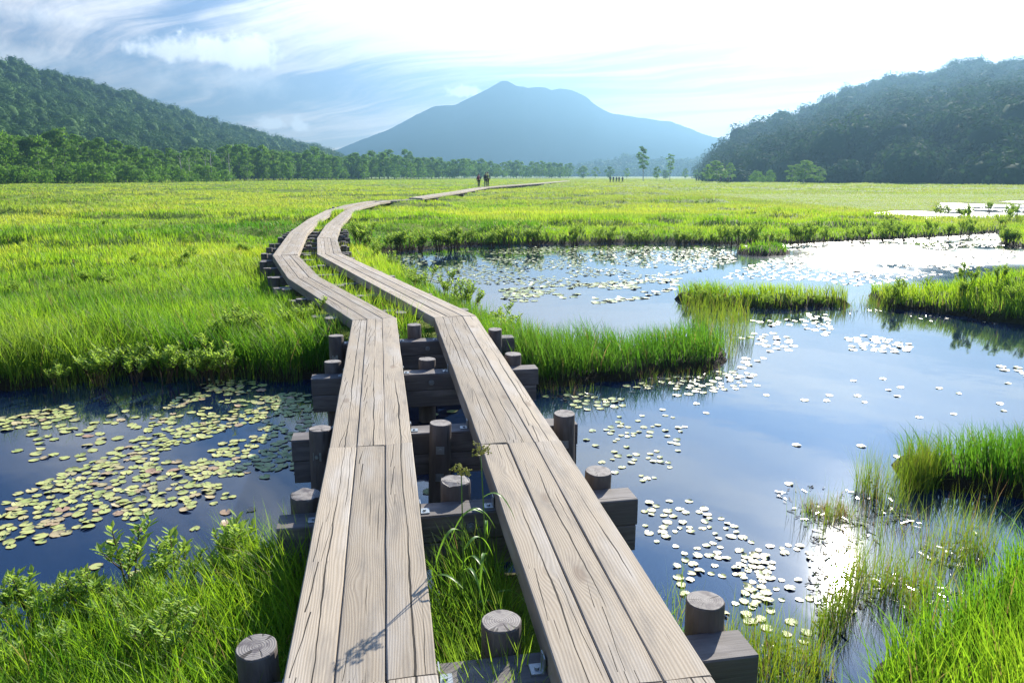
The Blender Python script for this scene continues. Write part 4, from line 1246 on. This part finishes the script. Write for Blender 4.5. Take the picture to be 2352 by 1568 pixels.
def woods(name, A, spacing, rad, nq, leaf, tone, label, seed, nrow, mat='forest'):
    """crowns over the front face of a lofted hill"""
    r2 = np.random.default_rng(seed)
    S = A[:nrow + 2]
    pts = []
    nr, nc, _ = S.shape
    for i in range(nr - 1):
        a, b, c = S[i, :-1], S[i, 1:], S[i + 1, :-1]
        area = np.linalg.norm(np.cross(b - a, c - a), axis=-1)
        num = r2.poisson(area / spacing ** 2 * (1 if i < nr - 2 else .35))
        for j in range(nc - 1):
            for _ in range(num[j]):
                u, v = r2.random(2)
                pts.append((1 - v) * ((1 - u) * S[i, j] + u * S[i, j + 1]) + v * ((1 - u) * S[i + 1, j] + u * S[i + 1, j + 1]))
    P = np.array(pts)
    rd = rad * np.clip(np.exp(r2.normal(-.05, .30, len(P))), .55, 1.4)
    P[:, 2] += rd * r2.uniform(-.15, .6, len(P))
    tn = np.clip(tone + .5 * (fbm(P[:, 0] * .02, P[:, 1] * .02, seed, 2) - .5) + r2.normal(0, .21, len(P)), .02, .98)
    V, q, T = leaf_quads(P, rd, nq, leaf, r2, tn, .95, .42, .10)
    th = np.linspace(.02, 2.3, 7)[:, None]; ph = np.linspace(0, 2 * np.pi, 11)[None, :-1]
    D = np.stack([np.sin(th) * np.cos(ph), np.sin(th) * np.sin(ph), np.cos(th) + 0 * ph], -1)          # (7,10,3)
    lump = 1 + .16 * np.sin(D[None, ..., 0] * 5 + P[:, None, None, 0]) * np.cos(D[None, ..., 1] * 5 + P[:, None, None, 1]) + r2.normal(0, .035, (len(P), 7, 10))
    B = P[:, None, None, :] + D[None] * (rd[:, None, None] * .66 * lump)[..., None] * np.array([1, 1, .95])
    i, j = np.meshgrid(np.arange(6), np.arange(10), indexing='ij')
    one = np.stack([i * 10 + j, (i + 1) * 10 + j, (i + 1) * 10 + (j + 1) % 10, i * 10 + (j + 1) % 10], -1).reshape(-1, 4)
    bq = (np.arange(len(P)) * 70)[:, None, None] + one[None] + len(V)
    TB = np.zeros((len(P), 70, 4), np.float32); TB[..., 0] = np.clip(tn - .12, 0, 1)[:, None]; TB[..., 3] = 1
    V = np.concatenate([V, B.reshape(-1, 3)]); T = np.concatenate([T, TB.reshape(-1, 4)]); q = np.concatenate([q, bq.reshape(-1, 4)])
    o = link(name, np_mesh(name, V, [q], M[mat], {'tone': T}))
    tag(o, label, kind='stuff')
    print(name, len(P), len(q))

LH = [(-420, 40), (-200, 75), (0, 128), (100, 158), (200, 185), (300, 212), (400, 246), (500, 278), (600, 304), (700, 330), (770, 350), (830, 372)]
A = loft('hill', hill_rows(LH, lambda a: float(np.interp(a, [-400, 800], [560, 800])), lambda a: float(np.interp(a, [-400, 800], [215, 420])), 4.2, 90, 14, 60), M['hill'], 'wooded hill sloping down from the left')
woods('hill_forest', A, 7.6, 4.7, 170, .52, .5, 'dense green forest covering the left hill', 21, 14)
RH = [(1634, 402), (1646, 380), (1660, 350), (1686, 320), (1715, 295), (1750, 282), (1800, 262), (1850, 246), (1890, 240), (1930, 222), (1980, 196), (2040, 180), (2100, 178), (2150, 170), (2180, 150), (2240, 140), (2290, 148), (2352, 150), (2500, 120), (2700, 120)]
A = loft('hill', hill_rows(RH, lambda a: float(np.interp(a, [1560, 1700, 2000, 2700], [330, 430, 560, 600])), lambda a: float(np.interp(a, [1560, 1900, 2352, 2700], [235, 190, 150, 125])), 5.0, 80, 12, 40), M['hill'], 'steep wooded hill rising on the right in haze')
woods('right_hill_forest', A, 7.8, 5.7, 420, .56, .42, 'hazy backlit forest covering the right hill', 22, 12, 'forest_shade_tint')
LOW = [(1240, 404), (1310, 388), (1350, 378), (1400, 372), (1440, 362), (1480, 366), (1540, 370), (1600, 366), (1640, 362), (1720, 366), (1800, 372)]
A = loft('hill', hill_rows(LOW, lambda a: 1150, lambda a: 980, 4, 60, 5, 80), M['hill'], 'low far hill of blue woods below the mountain')
woods('far_hill_forest', A, 10, 6, 70, 1.3, .4, 'far blue woods on the low hill', 23, 5)
MT = [(700, 372), (760, 348), (800, 333), (850, 314), (900, 295), (950, 270), (1000, 246), (1025, 243), (1045, 241), (1080, 222), (1115, 206), (1140, 192), (1152, 185), (1163, 184), (1175, 188), (1187, 195), (1200, 198), (1213, 204), (1240, 203), (1252, 204), (1264, 209), (1285, 206),
      (1305, 207), (1325, 214), (1345, 222), (1365, 238), (1385, 250), (1405, 259), (1450, 264), (1500, 273), (1540, 281), (1570, 292), (1600, 301), (1640, 316), (1670, 319), (1720, 330), (1800, 350), (1900, 372)]
loft('mountain', hill_rows(MT, lambda a: 2400, lambda a: 1500, 0, 260, 26, 150), M['mountain'], 'broad blue mountain with a pointed summit above the plain', 16, 61)

# ---------------------------------------------------------------- hikers
def skin_obj(name, nodes, mat, parent, sub=1):
    """nodes: list of (point, radius, parent index)"""
    me = bpy.data.meshes.new(name)
    me.from_pydata([n[0] for n in nodes], [(n[2], i) for i, n in enumerate(nodes) if n[2] is not None], [])
    me.materials.append(mat)
    o = link(name, me, parent)
    md = o.modifiers.new('skin', 'SKIN'); md.use_smooth_shade = True
    for i, n in enumerate(nodes):
        r = n[1]; me.skin_vertices[0].data[i].radius = r if isinstance(r, tuple) else (r, r)
        me.skin_vertices[0].data[i].use_root = (i == 0)
    s = o.modifiers.new('sub', 'SUBSURF'); s.levels = s.render_levels = sub
    return o
def body_nodes(stride, arm):
    N = [((0, 0, .95), (.15, .11), None), ((0, 0, 1.15), (.13, .10), 0), ((0, 0, 1.35), (.17, .11), 1), ((0, 0, 1.47), (.055, .055), 2), ((0, 0.01, 1.54), (.06, .065), 3), ((0, .01, 1.64), (.078, .095), 4), ((0, .005, 1.73), (.05, .06), 5)]
    for s, st in ((-1, stride), (1, -stride)):
        b = len(N)
        N += [((s * .10, .0, .88), (.085, .09), 0), ((s * .10, st * .5 + .03, .48), (.058, .06), b), ((s * .10, st - .04, .10), (.042, .045), b + 1), ((s * .105, st + .09, .035), (.04, .03), b + 2)]
    for s, st in ((-1, -arm), (1, arm)):
        b = len(N)
        N += [((s * .19, 0, 1.42), (.055, .055), 2), ((s * .245, st * .3 - .02, 1.16), (.040, .042), b), ((s * .25, st, .92), (.028, .03), b + 1), ((s * .25, st + .02, .86), (.022, .038), b + 2)]
        for q, ln in enumerate((.075, .085, .08, .065)):
            c = len(N)
            N += [((s * .25, st + .045 - .02 * q, .81), .009, b + 3), ((s * (.25 - .012), st + .05 - .02 * q, .81 - ln * .5), .008, c), ((s * (.25 - .025), st + .05 - .02 * q, .81 - ln), .007, c + 1)]
        c = len(N)
        N += [((s * .235, st + .06, .85), .010, b + 3), ((s * .225, st + .075, .81), .009, c)]
    return N
SK = flat_mat('skin', (.45, .28, .20), .6); 
def hiker(x, y, z, rz, s, shirt, trouser, hat, pack, label, packlabel=None, stride=.16, detail=True):
    o = empty('person', (x, y, z), rz); o.scale = (s, s, s)
    tag(o, label, 'person', None if packlabel else 'distant walkers on the plain')
    N = body_nodes(stride, stride * .8)
    skin_obj('body', N, SK, o, 1)
    up = [(n[0], (n[1][0] + .018, n[1][1] + .018), n[2]) for n in N[:3]]
    arms = []
    legs = [(N[0][0], (.168, .128), None)]
    for s0 in (7, 11):
        b = len(legs)
        legs += [(N[s0][0], (.102, .107), 0), (N[s0 + 1][0], (.075, .078), b), (N[s0 + 2][0], (.060, .062), b + 1)]
    skin_obj('trousers', legs, trouser, o, 1)
    jk = up + [((0, 0, 1.435), (.085, .085), 2)]
    for s0 in (15, 15 + 4 + 14):
        b = len(jk)
        jk += [(N[s0][0], (.072, .072), 2), (N[s0 + 1][0], (.056, .058), b), (N[s0 + 2][0], (.042, .044), b + 1)]
    skin_obj('jacket', jk, shirt, o, 1)
    m = MB()
    prof = [(.0, 1.775), (.05, 1.765), (.085, 1.73), (.096, 1.68), (.15, 1.675), (.15, 1.667), (.0, 1.667)]
    n = 14; vs, fs = [], []
    for (r, zz) in prof:
        for k in range(n): vs.append((r * math.cos(6.283 * k / n) , .01 + r * 1.12 * math.sin(6.283 * k / n), zz))
    for i in range(len(prof) - 1):
        for k in range(n): fs.append([i * n + k, i * n + (k + 1) % n, (i + 1) * n + (k + 1) % n, (i + 1) * n + k])
    m.add(vs, fs); link('hat', m.mesh('hat', hat, True), o)
    for sx in (-1, 1):                          # face: eyes and nose
        m = MB(); m.tube([(sx * .03, .098, 1.645), (sx * .03, .108, 1.645)], .010, 6); link('eye', m.mesh('eye', M['dark']), o)
    if pack:
        b = empty('backpack', (x, y, z), rz); b.scale = (s, s, s)
        tag(b, packlabel, 'backpack')
        m = MB(); sec = [(.10, 1.00, .10), (.155, 1.04, .13), (.165, 1.22, .14), (.15, 1.40, .13), (.10, 1.47, .09)]
        vs, fs = [], []
        n = 12
        for (hw, zz, dp) in sec:
            for k in range(n):
                a = 6.283 * k / n
                sg = lambda v: math.copysign(abs(v) ** .6, v)
                vs.append((hw * sg(math.cos(a)), -.135 - dp + dp * sg(math.sin(a)), zz))
        for i in range(len(sec) - 1):
            for k in range(n): fs.append([i * n + k, i * n + (k + 1) % n, (i + 1) * n + (k + 1) % n, (i + 1) * n + k])
        fs += [list(range(n))[::-1], [4 * n + k for k in range(n)]]
        m.add(vs, fs); link('bag', m.mesh('bag', pack, True), b)
        for sx in (-1, 1):
            m = MB(); m.tube([(sx * .10, -.15, 1.42), (sx * .105, -.02, 1.505), (sx * .105, .125, 1.38), (sx * .12, .05, 1.15), (sx * .13, -.14, 1.08)], .016, 6)
            link('shoulder_strap', m.mesh('shoulder_strap', pack, True), b)
    return o
M['dark'] = flat_mat('dark_cloth', (.018, .018, .024)); M['navy'] = flat_mat('navy_cloth', (.03, .04, .075)); M['maroon'] = flat_mat('maroon_cloth', (.22, .02, .06))
M['lime'] = flat_mat('lime_cloth', (.42, .55, .04)); M['grey'] = flat_mat('grey_cloth', (.10, .11, .13)); M['black_hat'] = flat_mat('dark_hat', (.03, .03, .03))
zf = DECK + .105
def on_lane(path, Y):
    return next(p[0] + (q[0] - p[0]) * (Y - p[1]) / (q[1] - p[1]) for p, q in zip(path, path[1:]) if p[1] <= Y <= q[1] and q[1] > p[1])
hiker(on_lane(FARL, 95.0), 95.0, zf, -.15, .93, M['navy'], M['dark'], M['black_hat'], M['maroon'], 'hiker with a maroon backpack walking apart on the left lane', 'maroon backpack on the hiker walking apart')
hiker(on_lane(FARR, 96.0), 96.0, zf, -.15, 1.03, M['dark'], M['navy'], M['black_hat'], M['dark'], 'hiker in dark clothes with a large black backpack', 'large black backpack on the dark clothed hiker', -.14)
hiker(on_lane(FARL, 101.0) + .1, 101.0, zf, -.15, 1.08, M['grey'], M['dark'], M['black_hat'], M['lime'], 'hiker with a lime yellow backpack just ahead of the black backpack', 'lime yellow backpack on the foremost hiker', .15)
far_people = [(1402, 'far walker at the near end of the line of five'), (1409, 'far walker second in the line of five'), (1416, 'far walker in the middle of the line of five'), (1422, 'far walker fourth in the line of five'), (1430, 'far walker heading the line of five, next to the birch'),
              (1600, 'far walker, one of two by the foot of the right hill, in front'), (1605, 'far walker, one of two by the foot of the right hill, behind'), (1655, 'far walker alone in front of the pale trees'), (1672, 'far walker in a pair below the pale trees, first'), (1678, 'far walker in a pair below the pale trees, second')]
for i, (px, lab) in enumerate(far_people):
    Y = 205 + (i % 3) * 3 if i < 5 else (240 if i < 7 else 185)
    x = vp(px, 410, Y)[0]
    hiker(x, Y, .15, .3, random.uniform(.95, 1.06), random.choice([M['dark'], M['navy'], M['grey']]), M['dark'], M['black_hat'], None, lab)

# ---------------------------------------------------------------- air
def haze():
    m, t, out = material('haze_air')
    v = t.new('ShaderNodeVolumePrincipled')
    v.inputs['Color'].default_value = (.128, .232, .342, 1)
    v.inputs['Density'].default_value = .0006
    v.inputs['Anisotropy'].default_value = .6
    t.l.new(v.outputs[0], out.inputs['Volume'])
    b = MB(); b.box((0, 0, 167), (6400, 6400, 338))
    o = link('haze', b.mesh('haze', m)); tag(o, 'pale blue summer haze filling the air over the marsh', kind='stuff')
haze()

# ---------------------------------------------------------------- sky
def sky():
    w = bpy.data.worlds.new('World'); sc.world = w; w.use_nodes = True
    w.node_tree.nodes.clear()
    t = NT(w.node_tree)
    out = t.new('ShaderNodeOutputWorld'); bg = t.new('ShaderNodeBackground'); t.l.new(bg.outputs[0], out.inputs[0])
    st = t.new('ShaderNodeTexSky', sky_type='NISHITA')
    st.sun_disc = False; st.sun_elevation = SUN_EL; st.sun_rotation = SUN_AZ
    st.altitude = 1400; st.air_density = 1.0; st.dust_density = .6; st.ozone_density = 2.0
    d = t.vm('NORMALIZE', t.new('ShaderNodeTexCoord').outputs['Generated'])
    x, y, z = t.sep(d)
    cosg = t.vm('DOT_PRODUCT', d, tuple(SUN))
    cg = t.m('MAXIMUM', cosg, 0.0)
    glow = t.m('ADD', t.m('MULTIPLY', t.m('POWER', cg, 6.0), 2.6), t.m('MULTIPLY', t.m('POWER', cg, 40.0), 10.0))
    zz = t.m('ADD', t.m('MAXIMUM', z, 0.0), .07)
    cx, cy = t.m('DIVIDE', x, zz), t.m('DIVIDE', y, zz)
    # thin streaked cloud, drawn out along one bearing
    a = R(-52)
    al = t.m('ADD', t.m('MULTIPLY', cx, math.sin(a)), t.m('MULTIPLY', cy, math.cos(a)))
    ac = t.m('SUBTRACT', t.m('MULTIPLY', cx, math.cos(a)), t.m('MULTIPLY', cy, math.sin(a)))
    warp = t.noise(t.xyz(t.m('MULTIPLY', cx, .30), t.m('MULTIPLY', cy, .30), 3.0), 1.0, 3, .5)
    n1 = t.noise(t.xyz(t.m('MULTIPLY', al, .14), t.m('ADD', t.m('MULTIPLY', ac, 1.15), t.m('MULTIPLY', warp, 2.4)), 1.7), 1.0, 9, .66, .35)
    n2 = t.noise(t.xyz(t.m('MULTIPLY', al, .30), t.m('MULTIPLY', ac, .55), 5.2), 1.0, 7, .62, .5)
    el = t.m('ARCSINE', z); azm = t.m('ARCTAN2', x, y)
    high = t.ss(.17, .30, el)
    near_sun = t.m('MULTIPLY', t.ss(.62, .93, cg), t.m('SUBTRACT', 1.0, high))                      # the sky overhead is clearer
    thr = t.m('ADD', t.m('SUBTRACT', .435, t.m('MULTIPLY', near_sun, .055)), t.m('MULTIPLY', high, .055))
    nn = t.m('ADD', t.m('MULTIPLY', n1, .60), t.m('MULTIPLY', n2, .40))
    streak = t.ss(thr, t.m('ADD', thr, .15), nn)
    col_c = t.m('ADD', t.m('ADD', 5.8, t.m('MULTIPLY', n1, 5.4)), glow)
    dim = t.m('ADD', .60, t.m('ADD', t.m('MULTIPLY', t.ss(.15, .8, el), .55), t.m('ADD', t.m('MULTIPLY', near_sun, .12), t.m('MULTIPLY', t.m('MULTIPLY', t.ss(.72, .99, cg), high), .8))))
    sky_c = t.mix(1.0, t.mix(1.0, st.outputs[0], t.mix(high, (.98, .89, 1.0), (.58, .80, 1.12)), 'MULTIPLY'), t.xyz(dim, dim, dim), 'MULTIPLY')
    cl = t.mix(1.0, t.xyz(col_c, col_c, col_c), t.mix(t.ss(.10, .30, el), (1.10, 1.0, .95), (.94, .98, 1.03)), 'MULTIPLY')
    c = t.mix(t.m('MULTIPLY', streak, .90), sky_c, cl)
    # heaped clouds
    pn = t.noise(d, 26.0, 6, .62); pn2 = t.noise(d, 70.0, 4, .6)
    pf = t.m('ADD', t.m('MULTIPLY', pn, .75), t.m('MULTIPLY', pn2, .25))
    def heap(px, py, rx, ry, hard, amt):
        r = ray(px, py); L = math.sqrt(sum(v * v for v in r))
        a0, e0 = math.atan2(r[0], r[1]), math.asin(r[2] / L)
        du = t.m('DIVIDE', t.m('SUBTRACT', azm, a0), rx / F); dv = t.m('DIVIDE', t.m('SUBTRACT', el, e0), ry / F)
        dv = t.m('MULTIPLY', dv, t.m('ADD', 1.0, t.m('MULTIPLY', t.m('LESS_THAN', dv, 0.0), .25)))
        q = t.m('SQRT', t.m('ADD', t.m('MULTIPLY', du, du), t.m('MULTIPLY', dv, dv)))
        f = t.m('ADD', t.m('SUBTRACT', 1.0, q), t.m('MULTIPLY', t.m('SUBTRACT', pf, .5), 3.4))
        return t.m('MULTIPLY', t.ss(0.0, hard, f), amt)
    hs = [heap(545, 122, 140, 42, .6, .95), heap(410, 118, 110, 30, .8, .85), heap(500, 190, 230, 50, 1.6, .55), heap(1055, 212, 44, 22, .35, 1.0), heap(690, 290, 32, 26, .4, 1.0), heap(628, 284, 38, 18, .4, 1.0),
          heap(100, 40, 160, 40, 1.5, .6), heap(60, 140, 200, 40, 1.6, .6)]
    h = hs[0]
    for k in hs[1:]: h = t.m('MAXIMUM', h, k)
    hc = t.m('ADD', t.m('ADD', 10.5, t.m('MULTIPLY', glow, .7)), t.m('MULTIPLY', t.m('SUBTRACT', pf, .5), 5.0))
    c = t.mix(h, c, t.mix(1.0, t.xyz(hc, hc, hc), (.97, .99, 1.02), 'MULTIPLY'))
    # bright veil round the sun
    c = t.mix(1.0, c, t.mix(t.m('ADD', t.m('MULTIPLY', t.m('MULTIPLY', t.m('POWER', cg, 9.0), .12), t.m('SUBTRACT', 1.0, high)), t.m('MULTIPLY', t.m('POWER', cg, 300.0), 1.3)), (0, 0, 0), (7.0, 7.2, 7.4)), 'ADD')
    t.l.new(c, bg.inputs[0])
    bg.inputs[1].default_value = .075
sky()

sun = bpy.data.lights.new('sun', 'SUN'); sun.energy = 5.0; sun.angle = R(.5); sun.color = (1.0, .93, .80)
so = bpy.data.objects.new('sun', sun); COL.objects.link(so)
so.rotation_euler = SUN.to_track_quat('Z', 'Y').to_euler()

cam = bpy.data.cameras.new('camera'); co = bpy.data.objects.new('camera', cam); COL.objects.link(co)
cam.sensor_width = 36; cam.lens = 36 * F / 2352; cam.clip_start = .05; cam.clip_end = 30000
co.location = (0, 0, HC); co.rotation_euler = (math.pi / 2 - TILT, 0, 0)
sc.camera = co
sc.view_settings.view_transform = 'Standard'; sc.view_settings.look = 'None'
sc.view_settings.exposure = 1.75; sc.view_settings.gamma = 1; sc.view_settings.use_curve_mapping = False
sc.render.engine = 'CYCLES'
sc.cycles.use_denoising = True
sc.cycles.max_bounces = 8; sc.cycles.transmission_bounces = 4; sc.cycles.volume_bounces = 1
sc.cycles.sample_clamp_indirect = 8
